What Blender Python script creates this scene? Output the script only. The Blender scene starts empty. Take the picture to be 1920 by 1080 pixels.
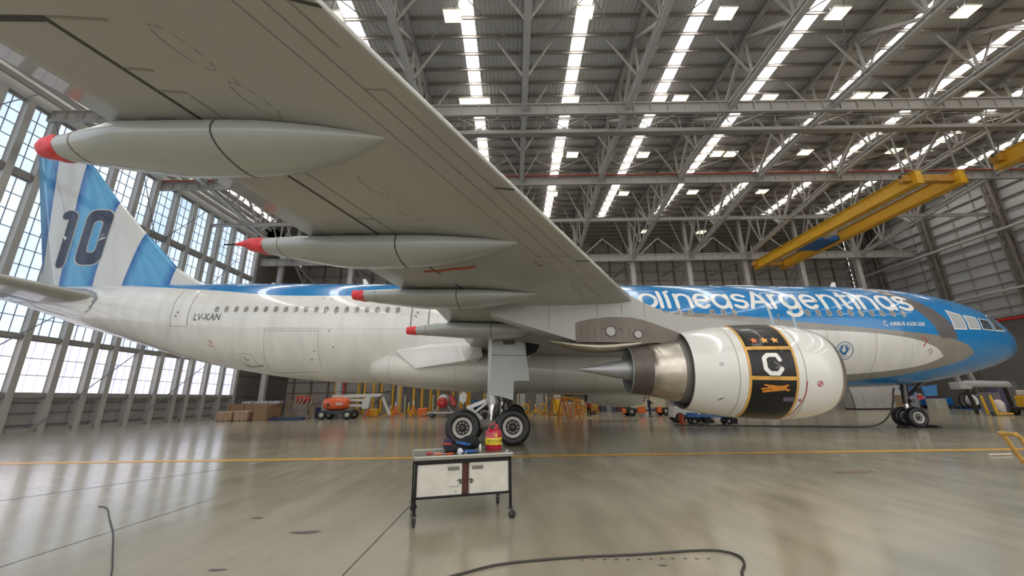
import bpy, bmesh, math, random
from math import sin, cos, pi, radians, sqrt, atan2, asin, tan
from mathutils import Vector, Matrix, Euler
random.seed(11)
SC = bpy.context.scene
COL = SC.collection

# ------------------------------------------------------------------ camera
PITCH, ROLL, EYE = radians(15.7), radians(0.818), 1.776
cam_data = bpy.data.cameras.new('camera')
cam_data.sensor_width = 36.0
cam_data.lens = 36.0 * 737.0 / 1920.0
cam_data.clip_start, cam_data.clip_end = 0.05, 600
cam = bpy.data.objects.new('camera', cam_data); COL.objects.link(cam)
_f = Vector((0, cos(PITCH), sin(PITCH))); _u = Vector((0, -sin(PITCH), cos(PITCH))); _r = Vector((1, 0, 0))
_R = _r * cos(ROLL) - _u * sin(ROLL); _U = _u * cos(ROLL) + _r * sin(ROLL)
_m = Matrix((_R, _U, -_f)).transposed().to_4x4(); _m.translation = (0, 0, EYE)
cam.matrix_world = _m
SC.camera = cam

# ------------------------------------------------------------------ world, exposure
SKY_STRENGTH = 1.25
WINDOW_GLOW, SKYLIGHT_GLOW, LAMP_GLOW = 1.75, 6.5, 3.0
w = bpy.data.worlds.new('sky'); SC.world = w; w.use_nodes = True
nt = w.node_tree; nt.nodes.clear()
o_ = nt.nodes.new('ShaderNodeOutputWorld'); b_ = nt.nodes.new('ShaderNodeBackground')
b_.inputs['Color'].default_value = (1.0, 0.975, 0.94, 1); b_.inputs['Strength'].default_value = SKY_STRENGTH
nt.links.new(b_.outputs[0], o_.inputs[0])
SC.view_settings.view_transform = 'Standard'
SC.view_settings.look = 'None'
SC.view_settings.gamma = 1.0
SC.view_settings.use_curve_mapping = False
SC.view_settings.exposure = 0.50
try:
    SC.cycles.use_denoising = True
    SC.cycles.max_bounces = 6; SC.cycles.diffuse_bounces = 4; SC.cycles.glossy_bounces = 3
    SC.cycles.sample_clamp_indirect = 6
except Exception:
    pass

# ------------------------------------------------------------------ helpers
def link(o, parent=None):
    COL.objects.link(o)
    if parent is not None: o.parent = parent
    return o

def tag(o, label=None, cat=None, group=None, kind=None):
    if label: o['label'] = label
    if cat: o['category'] = cat
    if group: o['group'] = group
    if kind: o['kind'] = kind
    return o

def empty(name, loc=(0, 0, 0), rz=0.0, label=None, cat=None, group=None, kind=None, rot=None, parent=None):
    o = bpy.data.objects.new(name, None); link(o, parent)
    o.location = loc; o.rotation_euler = rot if rot else (0, 0, rz); o.empty_display_size = 0.2
    return tag(o, label, cat, group, kind)

def children(o):
    return [c for c in list(COL.objects) if c.parent == o]

def copy_tree(o, parent=None):
    c = o.copy(); COL.objects.link(c)
    if parent is not None: c.parent = parent
    for ch in children(o): copy_tree(ch, c)
    return c

class MB:
    """collects shapes of one part and links them as one mesh object"""
    def __init__(s): s.v = []; s.f = []; s.m = []; s.sm = []
    def add(s, vs, fs, mi=0, smooth=False):
        n = len(s.v); s.v += [tuple(p) for p in vs]
        for f in fs: s.f.append([i + n for i in f]); s.m.append(mi); s.sm.append(smooth)
        return s
    def box(s, c, d, rz=0.0, mi=0, rot=None):
        x, y, z = d[0] / 2, d[1] / 2, d[2] / 2
        P = [Vector(p) for p in ((-x, -y, -z), (x, -y, -z), (x, y, -z), (-x, y, -z), (-x, -y, z), (x, -y, z), (x, y, z), (-x, y, z))]
        M = (Euler(rot).to_matrix() if rot else Matrix.Rotation(rz, 3, 'Z')); C = Vector(c)
        return s.add([M @ p + C for p in P], [(0, 3, 2, 1), (4, 5, 6, 7), (0, 1, 5, 4), (1, 2, 6, 5), (2, 3, 7, 6), (3, 0, 4, 7)], mi)
    def beam(s, a, b, w, h=None, mi=0, up=(0, 0, 1)):
        h = w if h is None else h
        a, b = Vector(a), Vector(b); t = b - a
        if t.length < 1e-6: return s
        t.normalize(); u = Vector(up)
        if abs(t.dot(u)) > .99: u = Vector((0, 1, 0))
        r = t.cross(u).normalized(); u = r.cross(t)
        P = []
        for e in (a, b):
            for sx, sz in ((-1, -1), (1, -1), (1, 1), (-1, 1)): P.append(e + r * sx * w / 2 + u * sz * h / 2)
        return s.add(P, [(0, 1, 2, 3)[::-1], (4, 5, 6, 7), (0, 1, 5, 4), (1, 2, 6, 5), (2, 3, 7, 6), (3, 0, 4, 7)], mi)
    def ibeam(s, a, b, w, h, t=.03, mi=0, up=(0, 0, 1)):
        a, b = Vector(a), Vector(b); d = (b - a).normalized(); u = Vector(up)
        if abs(d.dot(u)) > .99: u = Vector((0, 1, 0))
        r = d.cross(u).normalized(); u = r.cross(d)
        s.beam(a, b, t, h, mi, up)
        s.beam(a + u * (h / 2), b + u * (h / 2), w, t, mi, up); s.beam(a - u * (h / 2), b - u * (h / 2), w, t, mi, up)
        return s
    def tube(s, pts, r, n=10, mi=0, caps=True, smooth=True):
        pts = [Vector(p) for p in pts]; rr = r if isinstance(r, (list, tuple)) else [r] * len(pts)
        rings = []; ref = None
        for i, p in enumerate(pts):
            t = (pts[min(i + 1, len(pts) - 1)] - pts[max(i - 1, 0)])
            if t.length < 1e-9: t = Vector((0, 0, 1))
            t.normalize()
            if ref is None:
                ref = Vector((0, 0, 1)) if abs(t.z) < .9 else Vector((1, 0, 0))
            a = t.cross(ref).normalized(); b = a.cross(t).normalized(); ref = b
            rings.append([p + (a * cos(2 * pi * k / n) + b * sin(2 * pi * k / n)) * rr[i] for k in range(n)])
        return s.loft(rings, mi, caps, smooth)
    def loft(s, rings, mi=0, caps=True, smooth=True, closed=True, capmi=None):
        n = len(rings[0]); vs = [p for r in rings for p in r]; fs = []
        for i in range(len(rings) - 1):
            for k in range(n if closed else n - 1):
                k2 = (k + 1) % n
                fs.append((i * n + k, i * n + k2, (i + 1) * n + k2, (i + 1) * n + k))
        s.add(vs, fs, mi, smooth)
        if caps:
            s.add(rings[0], [tuple(range(n))[::-1]], mi if capmi is None else capmi, False)
            s.add(rings[-1], [tuple(range(n))], mi if capmi is None else capmi, False)
        return s
    def lathe(s, prof, c, axis='x', n=40, mi=0, smooth=True, a0=0.0, a1=2 * pi):
        """prof: (along, radius) pairs; mi may be a list per band"""
        full = abs(a1 - a0 - 2 * pi) < 1e-6; N = n if full else n + 1
        vs = []
        for (t, r) in prof:
            for k in range(N):
                a = a0 + (a1 - a0) * k / n
                q = (r * cos(a), r * sin(a))
                if axis == 'x': p = (t, q[0], q[1])
                elif axis == 'y': p = (q[1], t, q[0])
                else: p = (q[0], q[1], t)
                vs.append((p[0] + c[0], p[1] + c[1], p[2] + c[2]))
        base = len(s.v); s.v += vs
        for i in range(len(prof) - 1):
            for k in range(N if full else N - 1):
                k2 = (k + 1) % N
                s.f.append([base + i * N + k, base + i * N + k2, base + (i + 1) * N + k2, base + (i + 1) * N + k])
                s.m.append(mi[i] if isinstance(mi, (list, tuple)) else mi); s.sm.append(smooth)
        return s
    def prism(s, poly, d0, d1, plane='xz', mi=0):
        """2D outline extruded along the third axis"""
        n = len(poly)
        def P(a, b, d):
            return {'xz': (a, d, b), 'xy': (a, b, d), 'yz': (d, a, b)}[plane]
        vs = [P(a, b, d0) for a, b in poly] + [P(a, b, d1) for a, b in poly]
        fs = [tuple(range(n)), tuple(range(n, 2 * n))[::-1]] + [(i, (i + 1) % n, n + (i + 1) % n, n + i)[::-1] for i in range(n)]
        return s.add(vs, fs, mi)
    def ball(s, c, r, n=12, mi=0, sc=(1, 1, 1)):
        rings = []
        for i in range(1, n):
            th = pi * i / n
            rings.append([(c[0] + r * sc[0] * sin(th) * cos(2 * pi * k / n), c[1] + r * sc[1] * sin(th) * sin(2 * pi * k / n), c[2] - r * sc[2] * cos(th)) for k in range(n)])
        return s.loft(rings, mi)
    def build(s, name, mats, parent=None, bevel=0.0, recalc=True, seg=2):
        me = bpy.data.meshes.new(name)
        me.from_pydata(s.v, [], s.f)
        if not isinstance(mats, (list, tuple)): mats = [mats]
        for m in mats: me.materials.append(m)
        for p, mi, sm in zip(me.polygons, s.m, s.sm): p.material_index = mi; p.use_smooth = sm
        if recalc:
            bm = bmesh.new(); bm.from_mesh(me); bmesh.ops.recalc_face_normals(bm, faces=bm.faces); bm.to_mesh(me); bm.free()
        me.update()
        o = bpy.data.objects.new(name, me); link(o, parent)
        if bevel > 0:
            md = o.modifiers.new('bevel', 'BEVEL'); md.width = bevel; md.segments = seg; md.limit_method = 'ANGLE'; md.angle_limit = radians(40)
        return o

# ------------------------------------------------------------------ materials
MATS = {}
def mat(name, col, rough=0.5, metal=0.0, coat=0.0, var=0.0, scale=3.0, bump=0.0, emit=None, estr=0.0, stretch=None, spec=0.5):
    if name in MATS: return MATS[name]
    m = bpy.data.materials.new(name); m.use_nodes = True; nt = m.node_tree; b = nt.nodes['Principled BSDF']
    c = tuple(col) + (1,)
    b.inputs['Base Color'].default_value = c; b.inputs['Roughness'].default_value = rough; b.inputs['Metallic'].default_value = metal
    b.inputs['Coat Weight'].default_value = coat; b.inputs['Coat Roughness'].default_value = 0.04
    b.inputs['Specular IOR Level'].default_value = spec
    tc = nt.nodes.new('ShaderNodeTexCoord'); mp = nt.nodes.new('ShaderNodeMapping'); nz = nt.nodes.new('ShaderNodeTexNoise')
    nt.links.new(tc.outputs['Object'], mp.inputs[0]); nt.links.new(mp.outputs[0], nz.inputs['Vector'])
    if stretch: mp.inputs['Scale'].default_value = stretch
    nz.inputs['Scale'].default_value = scale; nz.inputs['Detail'].default_value = 4
    v = var if var > 0 else 0.02
    mr = nt.nodes.new('ShaderNodeMapRange'); nt.links.new(nz.outputs[0], mr.inputs[0])
    mr.inputs[1].default_value = .25; mr.inputs[2].default_value = .75; mr.inputs[3].default_value = 1 - v; mr.inputs[4].default_value = 1 + v
    mx = nt.nodes.new('ShaderNodeMix'); mx.data_type = 'RGBA'; mx.blend_type = 'MULTIPLY'; mx.inputs[0].default_value = 1
    mx.inputs[6].default_value = c; nt.links.new(mr.outputs[0], mx.inputs[7]); nt.links.new(mx.outputs[2], b.inputs['Base Color'])
    if bump > 0:
        bp = nt.nodes.new('ShaderNodeBump'); bp.inputs['Strength'].default_value = bump; bp.inputs['Distance'].default_value = 0.02
        nt.links.new(nz.outputs[0], bp.inputs['Height']); nt.links.new(bp.outputs[0], b.inputs['Normal'])
    if emit is not None:
        b.inputs['Emission Color'].default_value = tuple(emit) + (1,); b.inputs['Emission Strength'].default_value = estr
    MATS[name] = m
    return m

STEEL = mat('painted_steel_grey', (.30, .285, .265), .5, var=.06, scale=.6)
STEEL_L = mat('painted_steel_light', (.43, .42, .40), .45, var=.06, scale=.6)
STEEL_D = mat('painted_steel_brown', (.17, .145, .125), .6, var=.1, scale=.6)
SHEET = mat('corrugated_roof_sheet', (.47, .46, .44), .45, .0, var=.12, scale=.35, stretch=(1, .3, 1))
PURLIN = mat('purlin_steel', (.24, .21, .19), .6, var=.1, scale=.5)
PANEL = mat('wall_panel_grey', (.42, .42, .41), .6, var=.08, scale=.5)
PANEL_D = mat('wall_panel_dark', (.16, .145, .13), .7, var=.12, scale=.4)
PANEL_B = mat('back_wall_panel', (.36, .33, .30), .65, var=.1, scale=.4)
SILL = mat('sill_panel_grey', (.34, .33, .31), .55, var=.12, scale=.7)
MUNTIN = mat('muntin_dark', (.16, .17, .20), .5)
WHITE = mat('white_enamel', (.70, .69, .65), .3, coat=.3, var=.05)
BLACK = mat('black_paint', (.008, .008, .009), .5, spec=.25)
RUBBER = mat('black_rubber', (.018, .018, .019), .55, var=.2, scale=8, bump=.2)
CHROME = mat('chrome', (.75, .75, .76), .16, 1.0)
METAL = mat('brushed_metal', (.42, .40, .37), .32, 1.0, var=.12, scale=5, bump=.1)
DARKMETAL = mat('dark_metal', (.09, .082, .078), .4, .8, var=.15, scale=4)
YELLOW = mat('safety_yellow_paint', (.66, .36, .02), .4, var=.12, scale=2)
YELLOW_D = mat('ochre_paint', (.42, .21, .03), .5, var=.2, scale=2)
ORANGE = mat('orange_paint', (.80, .17, .03), .4, var=.1)
RED = mat('red_paint', (.55, .02, .02), .35, coat=.3, var=.1)
BLUE = mat('blue_paint', (.02, .12, .40), .4, var=.1)
NAVY = mat('navy_cloth', (.02, .025, .06), .8, var=.15, scale=9)
BROWN = mat('brown_board', (.30, .17, .10), .75, var=.18, scale=2)
TAN = mat('tan_wrap', (.38, .25, .17), .7, var=.2, scale=3)
CREAM = mat('cream_paint', (.55, .50, .36), .45, var=.08)
SKIN = mat('skin', (.45, .26, .18), .55)
HAIR = mat('dark_hair', (.025, .018, .014), .6)
RED_CLOTH = mat('red_cloth', (.42, .02, .02), .8, var=.15, scale=9)
HIVIS = mat('hi_vis_cloth', (.55, .85, .05), .7)

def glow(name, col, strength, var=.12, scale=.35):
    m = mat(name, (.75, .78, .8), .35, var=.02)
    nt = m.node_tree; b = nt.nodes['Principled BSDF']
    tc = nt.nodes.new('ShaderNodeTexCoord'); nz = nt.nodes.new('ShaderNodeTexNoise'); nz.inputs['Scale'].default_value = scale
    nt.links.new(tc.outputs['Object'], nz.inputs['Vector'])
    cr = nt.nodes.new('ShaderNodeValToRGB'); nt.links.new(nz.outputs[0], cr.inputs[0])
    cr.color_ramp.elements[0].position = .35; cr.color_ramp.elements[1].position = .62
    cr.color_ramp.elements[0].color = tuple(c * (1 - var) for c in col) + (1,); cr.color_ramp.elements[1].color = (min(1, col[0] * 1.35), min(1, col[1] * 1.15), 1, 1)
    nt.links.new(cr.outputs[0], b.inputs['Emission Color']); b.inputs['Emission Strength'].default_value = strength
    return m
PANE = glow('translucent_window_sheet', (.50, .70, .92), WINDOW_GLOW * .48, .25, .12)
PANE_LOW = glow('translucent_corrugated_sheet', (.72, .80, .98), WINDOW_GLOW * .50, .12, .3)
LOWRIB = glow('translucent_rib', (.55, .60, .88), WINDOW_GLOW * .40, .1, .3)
SKYL = mat('translucent_skylight_sheet', (.8, .82, .84), .4, emit=(1.0, .985, .94), estr=SKYLIGHT_GLOW)
LAMP = mat('lit_lamp_lens', (.8, .75, .6), .4, emit=(1.0, .80, .42), estr=LAMP_GLOW)
# ================================================================== THE SETTING
XL, XR, YB, YF, ZR = -34.0, 54.15, 60.0, -14.0, 26.0
BAY = 7.62
STRIPS = [-2.7 + BAY * k for k in range(-4, 8)]
TRUSS_X = [1.1 + BAY * k for k in range(-4, 7)]

# floor: polished beige-grey epoxy
def floor_material():
    m = bpy.data.materials.new('epoxy_floor'); m.use_nodes = True; nt = m.node_tree; b = nt.nodes['Principled BSDF']
    tc = nt.nodes.new('ShaderNodeTexCoord')
    def noise(scale, stretch=(1, 1, 1), detail=5):
        mp = nt.nodes.new('ShaderNodeMapping'); mp.inputs['Scale'].default_value = stretch
        nz = nt.nodes.new('ShaderNodeTexNoise'); nz.inputs['Scale'].default_value = scale; nz.inputs['Detail'].default_value = detail
        nt.links.new(tc.outputs['Object'], mp.inputs[0]); nt.links.new(mp.outputs[0], nz.inputs['Vector']); return nz
    n1 = noise(.35); n2 = noise(2.2, (1, .25, 1)); n3 = noise(14, (.25, 1, 1), 3)
    cr = nt.nodes.new('ShaderNodeValToRGB'); cr.color_ramp.elements[0].position = .3; cr.color_ramp.elements[1].position = .7
    cr.color_ramp.elements[0].color = (.36, .325, .235, 1); cr.color_ramp.elements[1].color = (.46, .42, .32, 1)
    nt.links.new(n1.outputs[0], cr.inputs[0])
    cr2 = nt.nodes.new('ShaderNodeValToRGB'); cr2.color_ramp.elements[0].position = .3; cr2.color_ramp.elements[1].position = .62
    cr2.color_ramp.elements[0].color = (.78, .77, .76, 1); cr2.color_ramp.elements[1].color = (1, 1, 1, 1)
    nt.links.new(n2.outputs[0], cr2.inputs[0])
    mx = nt.nodes.new('ShaderNodeMix'); mx.data_type = 'RGBA'; mx.blend_type = 'MULTIPLY'; mx.inputs[0].default_value = .8
    nt.links.new(cr.outputs[0], mx.inputs[6]); nt.links.new(cr2.outputs[0], mx.inputs[7]); nt.links.new(mx.outputs[2], b.inputs['Base Color'])
    mr = nt.nodes.new('ShaderNodeMapRange'); mr.inputs[3].default_value = .14; mr.inputs[4].default_value = .30
    nt.links.new(n2.outputs[0], mr.inputs[0]); nt.links.new(mr.outputs[0], b.inputs['Roughness'])
    b.inputs['Specular IOR Level'].default_value = .7
    b.inputs['Coat Weight'].default_value = .35; b.inputs['Coat Roughness'].default_value = .12
    bp = nt.nodes.new('ShaderNodeBump'); bp.inputs['Strength'].default_value = .12; bp.inputs['Distance'].default_value = .01
    nt.links.new(n3.outputs[0], bp.inputs['Height']); nt.links.new(bp.outputs[0], b.inputs['Normal'])
    return m
FLOOR = floor_material()
JOINT = mat('floor_joint_filler', (.085, .075, .065), .5)
LINE = mat('yellow_floor_paint', (.75, .40, .05), .3, var=.12, scale=2)
STAIN = mat('dark_floor_stain', (.12, .105, .10), .35, var=.2)
STAIN2 = mat('reddish_floor_stain', (.20, .12, .11), .35, var=.3)
f = MB(); f.add([(-80, -70, 0), (90, -70, 0), (90, YB + .3, 0), (-80, YB + .3, 0)], [(0, 1, 2, 3)])
def strip(a, b, w, mi, z=.004):
    a, b = Vector(a), Vector(b); t = (b - a).normalized(); n = Vector((-t.y, t.x)) * w / 2
    f.add([(a.x - n.x, a.y - n.y, z), (b.x - n.x, b.y - n.y, z), (b.x + n.x, b.y + n.y, z), (a.x + n.x, a.y + n.y, z)], [(0, 1, 2, 3)], mi)
strip((XL + .5, 13.5), (XR - 1, 13.5), .42, 1)
strip((-1.83, -14), (-1.83, 7.6), .012, 2)
strip((-5.9, 5.0), (-5.8, 8.4), .015, 2)
strip((-12.3, 4.3), (-7.5, 12.86), .03, 2); strip((-7.5, 12.86), (-6.4, 13.3), .03, 2)
strip((-25, 36), (30, 36), .03, 2, .003)
strip((16.4, -14), (16.4, 50), .02, 2, .003)
def blot(cx, cy, rx, ry, mi, seed):
    rnd = random.Random(seed); n = 22; pts = []
    ph = [rnd.random() * 6 for _ in range(3)]
    for k in range(n):
        a = 2 * pi * k / n; q = 1 + .25 * sin(2 * a + ph[0]) + .15 * sin(3 * a + ph[1]) + .1 * sin(5 * a + ph[2])
        pts.append((cx + rx * q * cos(a), cy + ry * q * sin(a), .0035))
    f.add(pts, [tuple(range(n))], mi)
blot(-2.95, 6.25, .16, .07, 3, 1); blot(7.97, 10.1, .5, .14, 4, 2); blot(-4.1, 7.0, .07, .05, 3, 3); blot(-3.3, 5.0, .08, .03, 3, 4); blot(1.6, 4.95, .06, .015, 3, 6)
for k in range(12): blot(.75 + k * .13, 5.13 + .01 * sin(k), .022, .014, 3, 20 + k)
fl = f.build('floor', [FLOOR, LINE, JOINT, STAIN, STAIN2], recalc=False)
tag(fl, 'polished beige grey hangar floor with yellow line', kind='structure')

# ---- roof: corrugated sheet between the skylight strips
SW = 0.46   # half width of a skylight strip
def corr(mb, x0, x1, y0, y1, z, pitch=.30, amp=.05, mi=0):
    n = max(1, round((x1 - x0) / pitch)); p = (x1 - x0) / n; prof = []
    for i in range(n):
        a = x0 + i * p
        prof += [(a, z), (a + p * .35, z), (a + p * .5, z + amp), (a + p * .85, z + amp)]
    prof.append((x1, z))
    vs = []
    for (x, zz) in prof: vs += [(x, y0, zz), (x, y1, zz)]
    mb.add(vs, [(2 * i, 2 * i + 2, 2 * i + 3, 2 * i + 1) for i in range(len(prof) - 1)], mi)
rb = MB(); xs = [XL - .5] + [v for s_ in STRIPS for v in (s_ - SW, s_ + SW)] + [XR + .5]
for i in range(0, len(xs), 2): corr(rb, xs[i], xs[i + 1], YF, YB + .3, ZR)
for s_ in STRIPS:
    corr(rb, s_ - SW, s_ + SW, YF, YF + 1, ZR); corr(rb, s_ - SW, s_ + SW, 50.2, YB + .3, ZR)
roof = rb.build('ceiling', SHEET, recalc=False); tag(roof, 'corrugated metal roof underside', kind='structure')
wn = 0
for k, s_ in enumerate(STRIPS):
    wn += 1
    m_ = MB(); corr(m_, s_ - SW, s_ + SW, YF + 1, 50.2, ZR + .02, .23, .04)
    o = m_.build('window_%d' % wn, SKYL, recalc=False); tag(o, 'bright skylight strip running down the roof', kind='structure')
# purlins
p0 = None; y = YF + .4; 
while y < YB:
    if p0 is None:
        m_ = MB(); m_.ibeam((XL, 0, ZR - .17), (XR, 0, ZR - .17), .09, .24, .02); p0 = m_.build('roof_purlin', PURLIN); p0.location.y = y; o = p0
    else:
        o = p0.copy(); COL.objects.link(o); o.location.y = y
    tag(o, 'roof purlin crossing under the corrugated sheet', 'roof purlin', 'roof purlins', 'structure'); y += 1.4
# trusses along the depth of the hall
YT0, YT1 = -11.5, 50.5
def chord_z(y): return 22.35 - max(0, (y - 32.0)) / 18.5 * 2.75
def make_truss():
    b = MB(); ch = MB()
    ys = [YT0 + 4.133 * i for i in range(16)]
    for i in range(15):
        b.ibeam((0, ys[i], 25.55), (0, ys[i + 1], 25.55), .3, .28, .04)
        ch.ibeam((0, ys[i], chord_z(ys[i])), (0, ys[i + 1], chord_z(ys[i + 1])), .38, .34, .05)
    web = MB()
    for i in range(16):
        web.beam((0, ys[i], chord_z(ys[i])), (0, ys[i], 25.55), .13, .13)
        web.box((0, ys[i], chord_z(ys[i]) + .2), (.06, .7, .45))
        web.box((0, ys[i], 25.25), (.06, .7, .45))
        if i < 15:
            web.beam((0, ys[i], chord_z(ys[i])), (0, ys[i + 1], 25.55), .2, .2) if i % 2 else web.beam((0, ys[i], 25.55), (0, ys[i + 1], chord_z(ys[i + 1])), .2, .2)
    root = empty('roof_truss')
    b.build('top_chord', STEEL, root); ch.build('bottom_chord', STEEL_L, root); web.build('web', STEEL, root)
    # sway struts to the roof on both sides
    sw = MB()
    for i in range(0, 16, 1):
        z = chord_z(ys[i])
        for s_ in (-1, 1): sw.beam((0, ys[i], z), (s_ * 1.9, ys[i], 25.6), .11, .11)
    sw.build('sway_strut', STEEL, root)
    return root
t0 = make_truss()
for k, x in enumerate(TRUSS_X):
    o = t0 if k == 0 else copy_tree(t0)
    o.location.x = x
    tag(o, 'deep grey steel roof truss running between two skylight strips', 'roof truss', 'roof trusses over the hall', 'structure')
# cross girders at chord level
REDP = mat('red_oxide_pipe', (.28, .05, .03), .5)
for (yy, zz, hh, style) in [(24.4, 22.3, .42, 'lattice'), (26.9, 22.1, .22, 'walk'), (33.9, 22.0, .36, 'pipe'), (40.5, 20.95, .25, 'plain'), (49.6, 19.7, .42, 'lattice'), (8.0, 22.3, .42, 'lattice'), (-4.0, 22.3, .42, 'lattice')]:
    b = MB()
    if style in ('lattice', 'pipe'):
        b.beam((XL, yy, zz - hh), (XR, yy, zz - hh), .22, .14); b.beam((XL, yy, zz + hh), (XR, yy, zz + hh), .2, .12)
        b.box(((XL + XR) / 2, yy, zz), (XR - XL, .03, hh * 1.7))
        x = XL
        while x < XR: b.box((x, yy - .05, zz), (.07, .1, hh * 2)); x += 1.27
    elif style == 'walk':
        b.box(((XL + XR) / 2, yy, zz), (XR - XL, .8, .06)); b.beam((XL, yy - .4, zz - .1), (XR, yy - .4, zz - .1), .1, .3)
        x = XL
        while x < XR: b.beam((x, yy - .4, zz), (x, yy - .4, zz + 1.1), .04); x += 1.9
        b.beam((XL, yy - .4, zz + 1.1), (XR, yy - .4, zz + 1.1), .04); b.beam((XL, yy - .4, zz + .55), (XR, yy - .4, zz + .55), .03)
    else:
        b.ibeam((XL, yy, zz), (XR, yy, zz), .3, hh, .05)
    lb = {24.4: 'deep plated cross girder under the trusses, nearer of the two lit ones', 26.9: 'catwalk with thin handrail running across under the trusses', 33.9: 'plated cross girder carrying the red sprinkler pipe', 40.5: 'slim pale beam crossing the trusses above the crane', 49.6: 'plated girder along the heads of the rear columns', 8.0: 'plated cross girder above the wing', -4.0: 'plated cross girder near the open hangar front'}[yy]
    o = b.build('cross_girder', STEEL_L if style == 'plain' else STEEL); tag(o, lb, 'girder', kind='structure')
    if style == 'pipe':
        q = MB(); q.tube([(XL + .2, yy - .2, zz + hh + .12), (XR - .2, yy - .2, zz + hh + .12)], .09, 8); o = q.build('sprinkler_pipe', REDP)
        tag(o, 'dark red pipe along the top of the plated roof girder', 'pipe', kind='structure')
# x bracing rods in the roof plane
for k, (y0, y1) in enumerate([(13.5, 22.5), (27, 33.5), (34, 40)]):
    b = MB()
    for x in TRUSS_X[:-1]:
        b.tube([(x, y0, 25.2), (x + BAY, y1, 25.2)], .045, 6); b.tube([(x + BAY, y0, 25.2), (x, y1, 25.2)], .045, 6)
    o = b.build('roof_bracing', STEEL); tag(o, ('thin crossed bracing rods under the near roof sheets', 'thin crossed bracing rods in the middle of the roof', 'thin crossed bracing rods towards the back of the roof')[k], 'bracing', kind='structure')

# ---- left wall: big translucent sliding doors
MULL = [6.0, 8.3, 10.6, 12.2, 14.5, 16.8, 19.2, 21.5, 23.1, 24.75, 27.1, 29.5, 31.8, 33.45, 35.8, 38.1, 40.4, 41.95, 44.2, 46.6, 48.95]
MULL = [YF + .1, -10, -5.5, -1, 3.5] + MULL
b = MB()
b.box((XL - .35, (YF + YB) / 2, 1.25), (.2, YB - YF, 2.5)); b.box((XL - .35, (YF + YB) / 2, 24.3), (.2, YB - YF, 3.6))
b.box((XL - .35, (49.2 + YB) / 2, 13), (.2, YB - 49.2, 26))
for z in (.45, 1.25, 1.95): b.box((XL - .2, (YF + 49) / 2, z), (.1, 49 - YF, .07), mi=1)
b.box((XL - .1, (YF + 49) / 2, .12), (.5, 49 - YF, .24), mi=0)
o = b.build('wall_left', [SILL, MUNTIN]); tag(o, 'window wall of tall sliding door leaves', kind='structure')
b = MB(); b.box((XL + .35, (49.2 + YB) / 2, 11), (.15, YB - 49.2, 22)); 
for z in (2.5, 5, 7.5, 10, 12.5, 15, 17.5): b.box((XL + .46, (49.2 + YB) / 2, z), (.1, YB - 49.2, .12))
o = b.build('trim_1', PANEL_D); tag(o, 'dark panelled return beyond the windows', kind='structure')
b = MB()
for i, (xo, z0, h_) in enumerate([(.1, 22.75, .5), (.5, 23.3, .35), (1.0, 23.7, .35), (1.5, 24.1, .35), (2.0, 24.45, .5)]):
    b.box((XL + xo, (YF + 49) / 2, z0), (.22, 49 - YF, h_), mi=i % 2)
y = YF
while y < 49: b.box((XL + 1.0, y, 24.9), (2.6, .25, .3)); y += 4.6
o = b.build('trim_2', [STEEL_L, STEEL]); tag(o, 'stacked steel guide rails above the window wall', kind='structure')
mi0 = None; tn = 3
for yv in MULL:
    if mi0 is None:
        m_ = MB(); m_.box((XL + .05, 0, 11.3), (.5, .16, 22.6)); m_.box((XL + .32, 0, 11.3), (.05, .42, 22.6)); m_.box((XL - .2, 0, 11.3), (.05, .42, 22.6))
        for z in (1.4, 4.5, 10, 14, 19.5): m_.box((XL + .05, .1, z), (.45, .3, .1))
        mi0 = m_.build('trim_%d' % tn, STEEL_L); o = mi0
    else:
        o = mi0.copy(); COL.objects.link(o); o.name = 'trim_%d' % tn
    o.location.y = yv; tn += 1; tag(o, 'pale steel mullion of the window wall', kind='structure', group='window wall mullions')
for i in range(len(MULL) - 1):
    a, c = MULL[i] + .22, MULL[i + 1] - .22; wd = c - a; wn += 1
    root = empty('window_%d' % wn); tag(root, 'tall gridded window bay between two mullions', kind='structure', group='window wall bays')
    nc = 3 if wd > 1.5 else 2
    if wd > 2.6: nc = 6
    for (z0, z1, mt, rows, nm) in [(2.65, 6.15, PANE_LOW, 3, 'low_pane'), (6.6, 16.9, PANE, 9, 'middle_pane'), (17.6, 22.3, PANE, 5, 'upper_pane')]:
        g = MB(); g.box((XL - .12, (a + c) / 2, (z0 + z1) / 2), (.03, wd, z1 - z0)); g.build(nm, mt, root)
        fr = MB()
        for k in range(1, rows): fr.box((XL - .08, (a + c) / 2, z0 + (z1 - z0) * k / rows), (.07, wd, .045))
        for k in range(1, nc): fr.box((XL - .08, a + wd * k / nc, (z0 + z1) / 2), (.05, .035 if nm != 'low_pane' else .16, z1 - z0), mi=0 if nm != 'low_pane' else 1)
        for zz in (z0 - .1, z1 + .1): fr.box((XL - .05, (a + c) / 2, zz), (.1, wd + .1, .2), mi=2)
        fr.build('muntins', [MUNTIN, LOWRIB, STEEL], root)
for (z, h_) in [(6.38, .28), (17.25, .45), (2.45, .3)]:
    b = MB(); b.box((XL + .0, (YF + 49) / 2, z), (.3, 49 - YF, h_)); o = b.build('trim_%d' % tn, STEEL); tn += 1
    tag(o, 'horizontal transom rail of the window wall', kind='structure', group='window wall transoms')
b = MB()
for (a, c) in [((31.0, 12.4), (39.1, 21.9)), ((38.0, 9.5), (45.2, 18.7)), ((22.0, 2.3), (28.1, 8.0)), ((29.0, -.0 + .4), (36.5, 7.4)), ((36.5, .5), (43.2, 5.6)), ((19.2, 17.6), (23.0, 23)), ((24.4, 22), (27.4, 15.4)), ((31.6, 22), (34.5, 16)), ((33.6, 17), (37.5, 12))]:
    b.tube([(XL + .55, a[0], a[1]), (XL + .55, c[0], c[1])], .035, 6)
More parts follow.
